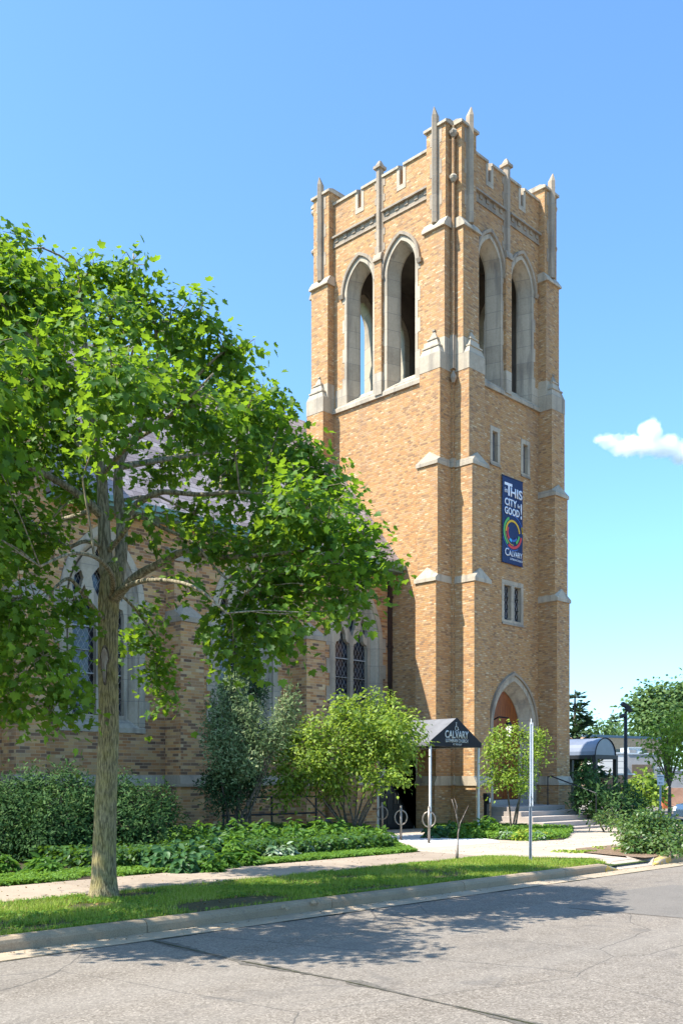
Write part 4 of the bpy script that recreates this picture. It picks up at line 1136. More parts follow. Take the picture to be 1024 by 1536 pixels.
# ------------------------------------------------------------------ foliage
def T_maple():
    R = [(.30, -.06), (.34, .10), (.60, .16), (.46, .34), (.62, .66), (.30, .58), (.20, .76)]
    v = [(0, 0, 0)] + [(x, y, abs(x)*.22 - .12*y*y) for x, y in R] + [(0, 1, -.12)] + [(-x, y, abs(x)*.22 - .12*y*y) for x, y in R]
    n = len(R); right = tuple(range(0, n + 2)); left = (0, n + 1) + tuple(range(n + 1 + n, n + 1, -1))
    return np.array(v, float), [right, left]
def T_oval(w=.26):
    v = [(0,0,0), (w*.8, .25, .05), (w, .55, .04), (0, 1, -.1), (-w, .55, .04), (-w*.8, .25, .05)]
    return np.array(v, float), [(0,1,2,3), (0,3,4,5)]
def T_hosta():
    v = [(0,0,0), (.26, .22, .10), (.34, .5, .12), (.2, .82, .0), (0, 1.05, -.22), (-.2, .82, .0), (-.34, .5, .12), (-.26, .22, .10)]
    return np.array(v, float), [(0,1,2,3,4), (0,4,5,6,7)]
def T_spray(w=.16):
    v = [(0,0,0), (w, .35, .0), (w*.35, .4, 0), (w*.9, .7, .03), (0, 1, .05), (-w*.9, .7, .03), (-w*.35, .4, 0), (-w, .35, 0)]
    return np.array(v, float), [(0,1,2,3,4,5,6,7)]
def T_blade():
    return np.array([(-.06, 0, 0), (.06, 0, 0), (0, 1, .12)], float), [(0,1,2)]

def norm(a): return a / np.maximum(np.linalg.norm(a, axis=1, keepdims=True), 1e-9)
def leaves(name, P, N, T, Sz, tmpl, mat, parent=None, origin=None):
    V, faces = tmpl; P = np.asarray(P, float); n = len(P)
    N = norm(N); T = T - N * np.sum(T * N, 1, keepdims=True); T = norm(T); B = np.cross(T, N)
    Sz = np.asarray(Sz, float).reshape(-1, 1, 1)
    W_ = P[:, None, :] + Sz * (V[None, :, 0:1] * B[:, None, :] + V[None, :, 1:2] * T[:, None, :] + V[None, :, 2:3] * N[:, None, :])
    o0 = np.array(origin_of(parent) if parent is not None else (origin or (0,0,0)))
    W_ = (W_ - o0).reshape(-1, 3); k = len(V)
    me = bpy.data.meshes.new(name)
    me.vertices.add(len(W_)); me.vertices.foreach_set('co', W_.ravel())
    fl = np.concatenate([np.array(f) for f in faces]); tot = len(fl)
    loops = (fl[None, :] + (np.arange(n) * k)[:, None]).ravel()
    me.loops.add(len(loops)); me.loops.foreach_set('vertex_index', loops.astype(np.int32))
    sizes = np.array([len(f) for f in faces]); st_ = np.concatenate([[0], np.cumsum(sizes)[:-1]])
    starts = (st_[None, :] + (np.arange(n) * tot)[:, None]).ravel()
    me.polygons.add(len(starts)); me.polygons.foreach_set('loop_start', starts.astype(np.int32))
    me.polygons.foreach_set('loop_total', np.tile(sizes, n).astype(np.int32))
    me.update(calc_edges=True); me.validate()
    me.materials.append(mat)
    ob = bpy.data.objects.new(name, me); COL.objects.link(ob)
    if parent is not None: ob.parent = parent
    else: ob.location = tuple(o0)
    return ob

def ball(rng, n):
    d = rng.normal(size=(n, 3)); return norm(d)

def crown_points(rng, blobs, per_m2, k, spread, flat_=.55, fill=.35):
    """blobs: (centre, rx, ry, rz) -> cluster centres and leaves around each cluster"""
    C_, O_, BI = [], [], []
    for bi, (c, rx, ry, rz) in enumerate(blobs):
        area = 4 * math.pi * ((rx*ry + ry*rz + rx*rz) / 3)
        n = max(3, int(area * per_m2))
        d = ball(rng, n); rr = (1 - fill * rng.random(n) ** 1.5)[:, None]
        C_.append(np.array(c)[None] + d * rr * np.array([rx, ry, rz])[None]); O_.append(d); BI += [bi] * n
    C_ = np.concatenate(C_); O_ = np.concatenate(O_); BI = np.array(BI)
    n = len(C_)
    off = rng.normal(size=(n, k, 3)) * np.array([spread, spread, spread * flat_])
    # sprays droop at their rim
    off[:, :, 2] -= (off[:, :, 0]**2 + off[:, :, 1]**2) / spread * .35
    P = (C_[:, None] + off).reshape(-1, 3)
    O2 = np.repeat(O_, k, 0); R2 = off.reshape(-1, 3)
    return C_, BI, P, O2, R2

def orient(rng, O2, R2, up=.9, out=.45, rnd=.45, droop=.5):
    n = len(O2)
    N = np.array([[0, 0, up]]) + O2 * out + rng.normal(size=(n, 3)) * rnd
    N[:, 2] = np.abs(N[:, 2]) + .05
    T = norm(R2) + O2 * .4 + rng.normal(size=(n, 3)) * .5; T[:, 2] -= droop
    return N, T

# ---- the big maple
MAPLE = mat_leaf('maple_leaf', [(.1, (.018, .06, .016)), (.35, (.042, .112, .022)), (.6, (.075, .165, .022)), (.82, (.13, .24, .026)), (1.0, (.24, .34, .04))], (.54, .80, .02), .45, .5, .2)
BARK = mat_bark('maple_bark', (.10, .08, .04), (.36, .29, .15), (.38, .31, .07), .13, 60)
BARKL = mat_bark('limb_bark', (.12, .10, .06), (.34, .29, .19), None, .2, 28)
rng = np.random.default_rng(11)
TD = 14.05
mt = thing('maple_tree', (7.67, 12.27, .13), 'large leafy maple tree standing in the grass strip by the kerb', 'tree')
def limb(pts, r0, r1): 
    P = [cp(x, y, TD + d) for x, y, d in pts]
    # smooth subdivision
    Q = []
    for i in range(len(P) - 1):
        a = P[max(i-1, 0)]; b = P[i]; c = P[i+1]; e = P[min(i+2, len(P)-1)]
        for k in range(4):
            t_ = k / 4
            Q.append(.5 * ((2*b) + (c - a)*t_ + (2*a - 5*b + 4*c - e)*t_*t_ + (-a + 3*b - 3*c + e)*t_**3))
    Q.append(P[-1]); n = len(Q)
    return Q, [r0 + (r1 - r0) * (i / (n - 1)) ** .85 for i in range(n)]
m = MB()
tp = [(155.5, 1350, .27), (156, 1343, .225), (156, 1333, .20), (156, 1318, .182), (156, 1290, .172), (157.5, 1245, .163), (158.5, 1200, .157), (161, 1150, .150), (163, 1100, .145), (163, 1050, .142), (162, 1000, .143), (162, 950, .142), (163, 905, .15), (166, 880, .16), (168, 862, .15), (169, 845, .10)]
m.tube([cp(x, y, TD) for x, y, r in tp], [r for _, _, r in tp], 18)
trunk = m.build('trunk', BARK, mt, smooth=True)
limbs = []
LD = [([(163, 890, 0), (158, 835, 0), (155, 770, 0), (151, 700, .0), (140, 640, -.1), (130, 580, -.1), (126, 500, -.1), (118, 420, 0), (112, 390, 0)], .115, .02),
      ([(168, 890, .1), (179, 850, .2), (183, 790, .25), (177, 740, .3), (181, 690, .3), (205, 650, .4), (226, 600, .5), (245, 540, .5), (250, 470, .5)], .115, .02),
      ([(154, 775, 0), (122, 745, -.3), (80, 718, -.6), (30, 695, -.9), (-20, 668, -1.1), (-70, 620, -1.2)], .07, .02),
      ([(183, 790, .25), (197, 764, .2), (218, 748, .1), (245, 738, 0), (300, 742, -.2), (360, 738, -.3), (420, 748, -.4), (480, 780, -.5)], .065, .012),
      ([(168, 905, 0), (200, 868, -.3), (240, 845, -.6), (275, 828, -.8), (300, 832, -.9), (345, 836, -1.0), (420, 830, -1.1), (500, 825, -1.2), (560, 830, -1.2)], .075, .012),
      ([(155, 712, 0), (172, 690, -.3), (200, 662, -.7), (235, 640, -1.2), (280, 600, -1.6), (320, 560, -1.8)], .045, .012),
      ([(160, 935, 0), (140, 912, -.4), (122, 888, -.8), (104, 868, -1.1), (84, 880, -1.4), (60, 905, -1.7)], .045, .012),
      ([(160, 830, 0), (185, 800, -.3), (207, 772, -.6), (240, 790, -.9), (290, 815, -1.2), (330, 860, -1.4), (370, 890, -1.5)], .042, .012),
      ([(158, 822, 0), (128, 812, -.2), (100, 820, -.4), (70, 800, -.4), (30, 820, -.3), (-20, 830, -.2)], .035, .012),
      ([(152, 720, 0), (130, 680, .8), (90, 640, 1.5), (40, 600, 2.0), (0, 560, 2.3)], .055, .015),
      ([(180, 700, .3), (240, 690, 1.0), (300, 680, 1.8), (370, 670, 2.3), (430, 660, 2.6)], .055, .015),
      ([(130, 590, 0), (80, 540, -.4), (40, 500, -.7), (-10, 440, -1), (-40, 390, -1)], .04, .012),
      ([(205, 650, .4), (270, 590, .2), (320, 540, 0), (350, 515, 0)], .035, .012),
      ([(240, 560, .5), (230, 480, .2), (205, 420, 0), (200, 380, 0)], .03, .010),
      ([(165, 900, 0), (170, 870, -.8), (150, 840, -1.7), (110, 830, -2.6), (60, 850, -3.1)], .05, .012),
      ([(165, 900, 0), (190, 880, -1.0), (230, 870, -1.9), (290, 880, -2.6), (340, 920, -2.9)], .05, .012),
      ([(162, 880, 0), (190, 900, .8), (215, 930, 1.3), (240, 970, 1.6), (235, 1010, 1.7)], .03, .010),
      ([(152, 640, -.1), (170, 600, -1.2), (190, 560, -2.1), (200, 520, -2.6)], .045, .012),
      ([(152, 760, 0), (90, 780, 1.2), (20, 790, 2.0), (-40, 800, 2.4)], .045, .012)]
for pts, r0, r1 in LD:
    Q, R = limb(pts, r0, r1); limbs.append((Q, R))
    m = MB(); m.tube(Q, R, 9); m.build('limb', BARKL, mt, smooth=True)
# wound where a limb was cut
m = MB(); q = -fw_
wz0, wz1 = cp(156, 1030, TD).z, cp(156, 970, TD).z
rim = []; N_ = 18
for k in range(N_):
    a = 2*math.pi*k/N_; sx = .065*math.cos(a)*(1.15 if math.sin(a) > 0 else .55 + .0*k); sz = math.sin(a)
    z = (wz0 + wz1)/2 + sz*(wz1 - wz0)/2
    rim.append((sx, z))
cx, cy = cp(160, 1000, TD).xy
def wpt(sx, z, o): return tuple(Vector((cx, cy, z)) + dr*(sx + .008) + q*(math.sqrt(max(0, .147**2 - sx*sx)) + o))
vs = [wpt(sx, z, -.02) for sx, z in rim] + [wpt(sx, z, .02) for sx, z in rim] + [wpt(sx*.72, (wz0+wz1)/2 + (z-(wz0+wz1)/2)*.86, .022) for sx, z in rim] + [wpt(sx*.6, (wz0+wz1)/2 + (z-(wz0+wz1)/2)*.78, .002) for sx, z in rim]
fs = [(i*N_+k, i*N_+(k+1) % N_, (i+1)*N_+(k+1) % N_, (i+1)*N_+k) for i in range(3) for k in range(N_)] + [tuple(3*N_+k for k in range(N_))]
m.add(vs, fs[:N_*2]); m.build('wound_rim', mat_bark('callus_bark', (.05, .035, .025), (.16, .12, .08), None, .3, 30), trunk)
m = MB(); m.add(vs[2*N_:], [tuple(i - 2*N_ for i in f) for f in fs[2*N_:]]); m.build('wound', mat_bark('bare_wood', (.20, .14, .10), (.58, .50, .41), None, .05, 34), trunk)

BL = [(15, 375, 55, 0), (-45, 400, 95, -.5), (30, 440, 85, -.8), (105, 430, 62, .2), (150, 405, 36, -.2), (196, 395, 34, -.2), (205, 440, 45, 0), (165, 480, 70, -1.0), (255, 480, 55, .1), (300, 470, 38, -.2),
      (335, 525, 48, 0), (365, 520, 26, .1), (60, 540, 85, -1.5), (-40, 560, 95, -1.0), (195, 575, 75, -2.0), (285, 600, 72, -1.4), (370, 625, 60, -.6), (425, 615, 45, 0), (448, 672, 45, -.3), (470, 700, 32, .2), (350, 700, 70, .8),
      (430, 750, 62, -.6), (490, 790, 52, -.6), (420, 790, 55, .4), (520, 800, 40, .2), (545, 808, 42, -.9), (588, 832, 22, -1.0), (500, 845, 48, -1.2), (535, 885, 38, -1.2), (560, 860, 30, -.6), (510, 900, 26, -.4), (520, 915, 16, -1.1), (415, 860, 60, -1.4), (360, 905, 48, -1.4), (395, 925, 58, -1.5), (425, 945, 36, -.8), (450, 860, 50, -.2), (385, 830, 50, .2), (490, 718, 36, .1), (508, 748, 34, -.2), (345, 945, 44, -1.5), (350, 985, 24, -1.5), (440, 920, 28, -1.4),
      (90, 640, 70, 1.3), (10, 680, 85, 1.6), (-60, 700, 90, -1.0), (40, 790, 75, -.6), (-50, 850, 95, 0), (30, 900, 80, -2.4), (-30, 960, 85, -1.6), (65, 985, 62, -2.2), (105, 1035, 42, -1.8), (20, 1040, 50, -1.6), (75, 1070, 26, -1.8),
      (233, 1000, 38, 1.5), (205, 960, 32, 1.4), (250, 1045, 22, 1.6), (215, 915, 26, 1.2), (320, 800, 52, -1.0), (270, 870, 26, -1.6), (120, 740, 46, 1.8), (240, 700, 40, 2.0), (215, 770, 32, -1.2), (130, 560, 70, 1.6), (260, 540, 70, 1.9), (350, 590, 60, 2.0), (400, 690, 58, 2.4),
      (20, 480, 90, 1.6), (150, 640, 50, -2.2), (300, 650, 55, 2.3), (470, 740, 40, 1.0), (110, 900, 38, -1.2), (-40, 640, 90, 2.0), (290, 770, 38, 1.9), (-120, 640, 110, -2.6), (-150, 760, 110, -2.0), (-130, 520, 100, -2.0), (-230, 660, 120, -1.0), (-60, 800, 80, -2.8)]
MAPPX = 1.0
blobs = []
for x, y, r, d in BL:
    if x > 430 and y > 735: d -= .7
    D = TD + d; R = r / F * D * (.9 if r < 90 else 1)
    blobs.append((tuple(cp(x, y, D)), R, R, R * .88))
for c_, R in (((4.1, 9.6, 4.4), .75), ((3.1, 10.3, 5.2), .8), ((2.4, 10.6, 6.8), 1.1), ((3.9, 10.6, 7.0), 1.0), ((4.0, 9.0, 5.6), .9), ((6.0, 9.4, 6.3), .55), ((8.4, 8.9, 5.3), .6), ((2.2, 12.0, 6.2), 1.2)):
    blobs.append((c_, R, R, R * .85))
C_, BI, P, O2, R2 = crown_points(rng, blobs, 6.6, 23, .15, .6, .8)
N, T = orient(rng, O2, R2, .75, .55, .5, .75)
sz = rng.uniform(.055, .125, len(P))
leaves('crown', P, N, T, sz, T_maple(), MAPLE, mt)
# twigs to the leaf clusters
tw = MB(); LN = [(q_, r_) for Q, R in limbs for q_, r_ in zip(Q[3:], R[3:])]
LNp = np.array([tuple(q_) for q_, _ in LN]); rr_ = random.Random(4)
bnodes = []
for c, rx, ry, rz in blobs:
    c = np.array(c); dist = np.linalg.norm(LNp - c, axis=1) + np.maximum(0, LNp[:, 2] - c[2] + .2) * 1.5
    j = int(np.argmin(dist)); a = Vector(LNp[j]); b = Vector(c); mid = a.lerp(b, .5) + Vector((rr_.uniform(-.15, .15), rr_.uniform(-.15, .15), rr_.uniform(.0, .2)))
    pts = [a, a.lerp(mid, .5) + Vector((0, 0, .03)), mid, mid.lerp(b, .5), b]
    r0 = min(LN[j][1] * .7, .03); tw.tube(pts, [r0, r0*.85, r0*.7, r0*.5, .008], 6)
    bnodes.append(pts)
for i in range(len(C_)):
    c = Vector(C_[i]); pts = bnodes[BI[i]]; a = min(pts[1:], key=lambda p: (p - c).length)
    if (a - c).length < .05: continue
    mid = a.lerp(c, .55) + Vector((rr_.uniform(-.08, .08), rr_.uniform(-.08, .08), rr_.uniform(0, .12)))
    tw.tube([a, mid, c], [.009, .006, .003], 4, False)
tw.build('twigs', BARKL, mt, recalc=False)

# ---- generic broadleaf / conifer shrubs
DENS = {'lilac_shrub': .62, 'small_tree': .33}
def shrub(name, base, blobs, label, cat, mat, tmpl, size, per, k, spread, stems, bark, group=None, up=.7, out=.6, rnd=.6, droop=.2, seed=1, fill=.6, flat_=.8, parts=('foliage', 'stem')):
    rng = np.random.default_rng(seed); r = thing(name, base, label, cat, group)
    blobs = [(c, a*.88, b_*.88, h*.88) for c, a, b_, h in blobs]
    extra = []
    for c, a, b_, h in (blobs if name in ('lilac_shrub', 'small_tree') else []):
        for q_ in range(2):
            d_ = rng.normal(size=3); d_ /= np.linalg.norm(d_); d_[2] = abs(d_[2]) * .9; f_ = rng.uniform(.28, .5)
            extra.append((tuple(np.array(c) + d_ * a * 1.05), a*f_, b_*f_, h*f_))
    blobs = blobs + extra
    C_, BI, P, O2, R2 = crown_points(rng, blobs, per * 2.1 * DENS.get(name, 1), k, spread, flat_, fill)
    N, T = orient(rng, O2, R2, up, out, rnd, droop)
    keep = P[:, 2] > base[2] + .02
    leaves(parts[0], P[keep], N[keep], T[keep], rng.uniform(size*.7, size*1.25, keep.sum()), tmpl, mat, r)
    m = MB(); rr = random.Random(seed); B = Vector(base)
    ends = [Vector(b[0]) for b in blobs]; nb_ = max(1, len(blobs) // 3) if extra else len(blobs)
    for i in range(stems):
        e = ends[i % nb_]; a = B + Vector((rr.uniform(-.12, .12), rr.uniform(-.12, .12), -.05))
        mid = a.lerp(e, .5) + Vector((rr.uniform(-.12, .12), rr.uniform(-.12, .12), rr.uniform(-.05, .12)))
        m.tube([a, a.lerp(mid, .5) + Vector((rr.uniform(-.04, .04), rr.uniform(-.04, .04), .05)), mid, mid.lerp(e, .6), e], [.035, .03, .024, .016, .006], 6)
    sub = rng.choice(len(C_), min(len(C_), 140), replace=False)
    for i in sub:
        c = Vector(C_[i]); a = ends[BI[i]]; m.tube([a, a.lerp(c, .5) + Vector((0, 0, rr.uniform(-.03, .05))), c], [.009, .006, .003], 4, False)
    m.build(parts[1], bark, r, recalc=False)
    return r
def pb(L):   # (x, y, rpx, D) -> blobs
    out = []
    for b in L:
        x, y, rp, D = b[:4]; R = rp / F * D; sq = b[4] if len(b) > 4 else 1.0
        out.append((tuple(cp(x, y, D)), R, R, R * sq))
    return out
def gb(x, D): p = cp(x, 1200, D); return (p.x, p.y, .14)

LIME = mat_leaf('lime_leaf', [(.12, (.05, .10, .015)), (.38, (.14, .23, .03)), (.68, (.28, .38, .05)), (1, (.42, .50, .10))], (.55, .72, .06), .42, .5, .3)
TWIG = mat_bark('shrub_bark', (.06, .05, .04), (.20, .16, .12), None, .3, 30)
shrub('lilac_shrub', gb(526, 27.6), pb([(430, 1120, 28, 27.4), (470, 1095, 34, 27.2), (455, 1150, 38, 26.8), (520, 1080, 36, 27.8), (575, 1072, 32, 28), (610, 1095, 30, 27.8), (540, 1120, 46, 27.2), (600, 1130, 26, 27.0), (490, 1140, 40, 26.8), (580, 1105, 38, 27), (432, 1170, 24, 26.6), (500, 1180, 24, 27.4), (560, 1165, 20, 26.8), (425, 1190, 16, 26.4), (545, 1060, 24, 28.2), (590, 1160, 16, 26.6)]),
      'wide lime green lilac shrub in front of the black side door', 'shrub', LIME, T_oval(.27), .12, 8.5, 18, .15, 12, TWIG, seed=5)
shrub('small_tree', gb(768, 30.4), pb([(750, 1110, 22, 30.2), (785, 1108, 18, 30.5), (808, 1118, 17, 30.6), (740, 1135, 18, 30), (770, 1130, 24, 30), (800, 1142, 16, 30.2), (752, 1155, 16, 29.8), (790, 1165, 14, 30), (742, 1172, 12, 30.0), (782, 1180, 12, 29.6), (760, 1100, 14, 30.5), (768, 1168, 10, 29.5), (812, 1105, 10, 30.5)]),
      'small lime leaved tree with a forked stem before the oak door', 'tree', LIME, T_oval(.27), .105, 11.0, 17, .12, 3, TWIG, seed=6, parts=('crown', 'trunk'))
YEWM = mat_leaf('yew_needles', [(.1, (.018, .045, .016)), (.4, (.035, .085, .025)), (.7, (.065, .13, .035)), (1, (.15, .21, .06))], (.14, .28, .05), .2, .65, .12)
JUNM = mat_leaf('juniper_needles', [(.1, (.05, .09, .03)), (.4, (.12, .18, .07)), (.7, (.24, .30, .13)), (1, (.42, .42, .22))], (.3, .4, .16), .25, .7, .1)
JUND = mat_leaf('dark_juniper_needles', [(.1, (.02, .045, .016)), (.5, (.045, .085, .03)), (1, (.10, .15, .06))], (.1, .2, .08), .15, .7, .1)
shrub('yew_shrub', gb(60, 20.5), pb([(10, 1195, 42, 20.6), (55, 1185, 40, 20.8), (100, 1190, 44, 20.6), (30, 1225, 46, 20), (85, 1230, 46, 19.8), (125, 1215, 40, 20.4), (-20, 1215, 40, 20.4), (60, 1250, 34, 19.6), (115, 1250, 30, 19.8), (5, 1250, 30, 19.8)]),
      'broad dark green yew shrub left of the maple trunk', 'shrub', YEWM, T_spray(.2), .10, 12, 24, .13, 10, TWIG, group='dark yew shrubs under the church wall', up=.3, out=1.1, rnd=.5, droop=-.6, seed=7, fill=.5, flat_=1)
shrub('yew_shrub', gb(205, 20.8), pb([(175, 1190, 32, 21), (200, 1215, 40, 20.6), (235, 1205, 30, 21), (180, 1240, 36, 20.2), (225, 1240, 30, 20.4), (255, 1225, 20, 21.2), (160, 1215, 30, 20.8)]),
      'dark green yew shrub right of the maple trunk', 'shrub', YEWM, T_spray(.2), .10, 12, 24, .13, 8, TWIG, group='dark yew shrubs under the church wall', up=.3, out=1.1, rnd=.5, droop=-.6, seed=8, fill=.5, flat_=1)
shrub('juniper_shrub', gb(345, 25.5), pb([(348, 1040, 26, 25.6, 1.3), (330, 1075, 26, 25.4), (370, 1075, 28, 25.4), (355, 1105, 34, 25.2), (322, 1110, 20, 25), (385, 1110, 24, 25.2), (435, 1055, 16, 25.4, 1.4), (425, 1080, 18, 25.4, 1.2), (410, 1105, 20, 25.2), (340, 1140, 28, 25), (372, 1140, 26, 25)]),
      'pale grey green juniper with soft upright plumes', 'shrub', JUNM, T_spray(.2), .10, 13, 22, .12, 9, TWIG, up=.1, out=.9, rnd=.5, droop=-.9, seed=9, fill=.5, flat_=1.3)
shrub('juniper_shrub', gb(372, 27), pb([(372, 950, 15, 27.4, 2.0), (366, 1000, 20, 27.3, 1.6), (380, 1040, 22, 27.2, 1.3), (340, 1160, 26, 25.6), (320, 1170, 22, 25.4), (352, 1185, 24, 25.4), (378, 1165, 26, 25.8), (332, 1200, 18, 25.2)]),
      'dark narrow juniper column rising behind the pale juniper', 'shrub', JUND, T_spray(.2), .10, 13, 22, .11, 6, TWIG, up=.1, out=.9, rnd=.5, droop=-.9, seed=10, fill=.6, flat_=1.3)
shrub('yew_shrub', gb(905, 35.0), pb([(880, 1170, 18, 35.5), (890, 1190, 22, 35), (915, 1195, 20, 35.2), (935, 1190, 18, 36), (905, 1210, 20, 34.6), (950, 1200, 16, 36.5), (875, 1200, 16, 34.6), (885, 1155, 10, 36), (958, 1212, 14, 36.2), (930, 1212, 16, 35)]),
      'dark green yew shrub between the tower and the lamp post', 'shrub', YEWM, T_spray(.18), .2, 6, 14, .17, 8, TWIG, up=.4, out=1, rnd=.5, droop=-.4, seed=12, fill=.6, flat_=1)
HEDG = mat_leaf('hedge_leaf', [(.15, (.03, .08, .02)), (.5, (.08, .16, .035)), (.8, (.17, .23, .07)), (1, (.28, .26, .12))], (.3, .45, .06), .35, .4, .4)
shrub('rounded_shrub', gb(975, 23.0), pb([(950, 1240, 24, 22.8), (975, 1235, 26, 23), (1000, 1245, 26, 22.8), (965, 1258, 22, 22), (990, 1265, 22, 21.8), (1012, 1262, 20, 22), (940, 1255, 14, 22.4), (1005, 1280, 14, 21), (1022, 1272, 18, 21.6), (1035, 1255, 24, 23), (948, 1272, 12, 21.8)]),
      'rounded leafy shrub with pinkish tips on the mulch at the kerb corner', 'shrub', HEDG, T_oval(.3), .09, 14, 18, .11, 9, TWIG, seed=13)
shrub('green_perennial', gb(912, 31.0), pb([(900, 1228, 10, 30.6), (915, 1225, 14, 31), (925, 1232, 10, 30.4)]), 'low bright green plant beside the right end of the steps', 'plant', HEDG, T_oval(.2), .12, 12, 10, .1, 3, TWIG, seed=14)
shrub('bright_shrub', gb(965, 50.0), pb([(955, 1178, 12, 50), (968, 1172, 14, 50), (982, 1182, 12, 50), (970, 1188, 14, 49), (950, 1190, 10, 49), (990, 1190, 8, 50)]),
      'bright lime shrub at the far side of the road left of the notice sign', 'shrub', LIME, T_oval(.3), .25, 4, 12, .25, 4, TWIG, seed=15)
shrub('spiky_perennial', gb(1005, 33.5), pb([(1000, 1236, 8, 33.5, .7), (1014, 1240, 8, 33.5, .7), (985, 1235, 12, 34, .6), (968, 1225, 9, 34)]), 'dark arching plant behind the rounded shrub at the right edge', 'plant', YEWM, T_oval(.12), .3, 8, 12, .15, 3, TWIG, up=.3, rnd=.8, droop=-.5, seed=16)

# ---- small young street tree, background trees
FARG = mat_leaf('far_leaf', [(.1, (.05, .10, .03)), (.5, (.10, .17, .05)), (1, (.19, .26, .08))], (.25, .4, .08), .3, .6, .2)
def tree(name, x, D, blobs, label, mat, size, per, k, spread, seed, group=None, trunk_r=.12, up=.8):
    rng = np.random.default_rng(seed); b = gb(x, D); b = (b[0], b[1], .1); r = thing(name, b, label, 'tree', group)
    bl = pb(blobs); C_, BI, P, O2, R2 = crown_points(rng, bl, per, k, spread, .7, .6)
    N, T = orient(rng, O2, R2, up, .5, .5, .3)
    leaves('crown', P, N, T, rng.uniform(size*.7, size*1.3, len(P)), T_oval(.32), mat, r)
    m = MB(); top = Vector(bl[0][0]); B = Vector(b); mid = Vector((B.x, B.y, B.z + (top.z - B.z) * .35))
    m.tube([B, B.lerp(mid, .5), mid], [trunk_r*1.2, trunk_r, trunk_r*.85], 8)
    for c, _, _, _ in bl:
        c = Vector(c); m.tube([mid, mid.lerp(c, .5) + Vector((0, 0, .1)), c], [trunk_r*.5, trunk_r*.3, trunk_r*.08], 6)
    m.build('trunk', TWIG, r, recalc=False)
    return r
tree('street_tree', 1004, 44, [(1000, 1095, 16, 44), (1015, 1085, 20, 44), (1030, 1100, 24, 44), (985, 1115, 12, 44), (1005, 1125, 18, 43.6), (1020, 1135, 20, 44), (995, 1140, 13, 43.5), (1000, 1160, 10, 43.6), (975, 1130, 8, 44), (1035, 1070, 18, 44), (972, 1102, 7, 44), (988, 1088, 7, 44)], 'young bright green tree at the right edge beyond the sign', LIME, .18, 3.2, 15, .22, 21, trunk_r=.08)
gt = 'trees along the skyline at right'
tree('broad_tree', 1000, 110, [(985, 1060, 36, 112), (960, 1075, 22, 110), (1010, 1045, 30, 112), (1040, 1060, 40, 112), (975, 1040, 16, 112), (955, 1045, 10, 112), (1000, 1085, 30, 108), (965, 1092, 18, 108), (1030, 1030, 14, 112), (950, 1058, 9, 112)], 'large full crowned tree on the skyline right of the lamp post', FARG, .5, .9, 18, .8, 22, gt, .4)
tree('broad_tree', 905, 100, [(895, 1085, 14, 100), (908, 1092, 12, 100), (885, 1095, 14, 100), (920, 1100, 10, 102), (932, 1100, 8, 102)], 'small round mid green tree above the far brick roof', FARG, .4, .9, 16, .6, 23, gt, .25)
FARG2 = mat_leaf('far_hedge_leaf', [(.1, (.06, .11, .035)), (.5, (.12, .19, .06)), (1, (.2, .28, .09))], (.25, .4, .08), .3, .6, .2)
tree('broad_tree', 925, 125, [(905, 1102, 9, 125), (918, 1100, 8, 125), (930, 1099, 8, 125), (942, 1100, 8, 125), (952, 1102, 8, 125)], 'low line of foliage from a wide tree left of the lamp post top', FARG2, .5, .8, 16, .7, 24, gt, .25)

SPR = mat_leaf('spruce_needles', [(.1, (.02, .04, .02)), (.5, (.045, .085, .035)), (1, (.09, .14, .055))], (.1, .2, .05), .15, .6, .2)
def spruce(x, D, H, Rb, label, seed, n_wh=16, size=.5, z0=1.0):
    rng = np.random.default_rng(seed); b = gb(x, D); r = thing('spruce_tree', (b[0], b[1], .1), label, 'tree', 'conifers behind the church')
    P, N, T = [], [], []; m = MB(); m.tube([(b[0], b[1], .1), (b[0], b[1], H)], [.22, .03], 8)
    for w in range(n_wh):
        f = w / n_wh; z = z0 + (H - z0) * f; R = Rb * (1 - f) ** .85 * rng.uniform(.8, 1.1) + .1; nb = max(5, int(10 * (1 - f)) + 3)
        for k in range(nb):
            a = rng.uniform(0, 6.28); L = R * rng.uniform(.75, 1.15); d = np.array([math.cos(a), math.sin(a), 0])
            e = np.array([b[0], b[1], z]) + d * L + np.array([0, 0, -.18 * L + .1]); m.tube([(b[0], b[1], z), tuple((np.array([b[0], b[1], z]) + e)/2 + [0, 0, -.05]), tuple(e)], [.04, .025, .008], 4, False)
            ns = int(14 * L / size * .5) + 4
            for s in range(ns):
                t_ = (s + .5) / ns; p = np.array([b[0], b[1], z]) * (1 - t_) + e * t_ + rng.normal(size=3) * .08 * size
                side = np.cross(d, [0, 0, 1]) * rng.choice([-1, 1]); P.append(p); N.append(np.array([0, 0, 1]) + rng.normal(size=3) * .35); T.append(d * .8 + side * rng.uniform(.2, 1) + np.array([0, 0, -.25]))
    leaves('foliage', np.array(P), np.array(N), np.array(T), rng.uniform(size*.6, size*1.1, len(P)), T_spray(.22), SPR, r)
    m.build('trunk', TWIG, r, recalc=False)
spruce(862, 52, 6.6, 1.75, 'dark spruce just right of the tower above the barrel awning', 31, 15, .6)
spruce(917, 150, 11.8, 2.2, 'tiny distant spruce on the skyline, left of the twin pair', 32, 14, .9, 3)
spruce(922, 152, 12.2, 2.2, 'tiny distant spruce on the skyline, right of the twin pair', 33, 14, .9, 3)

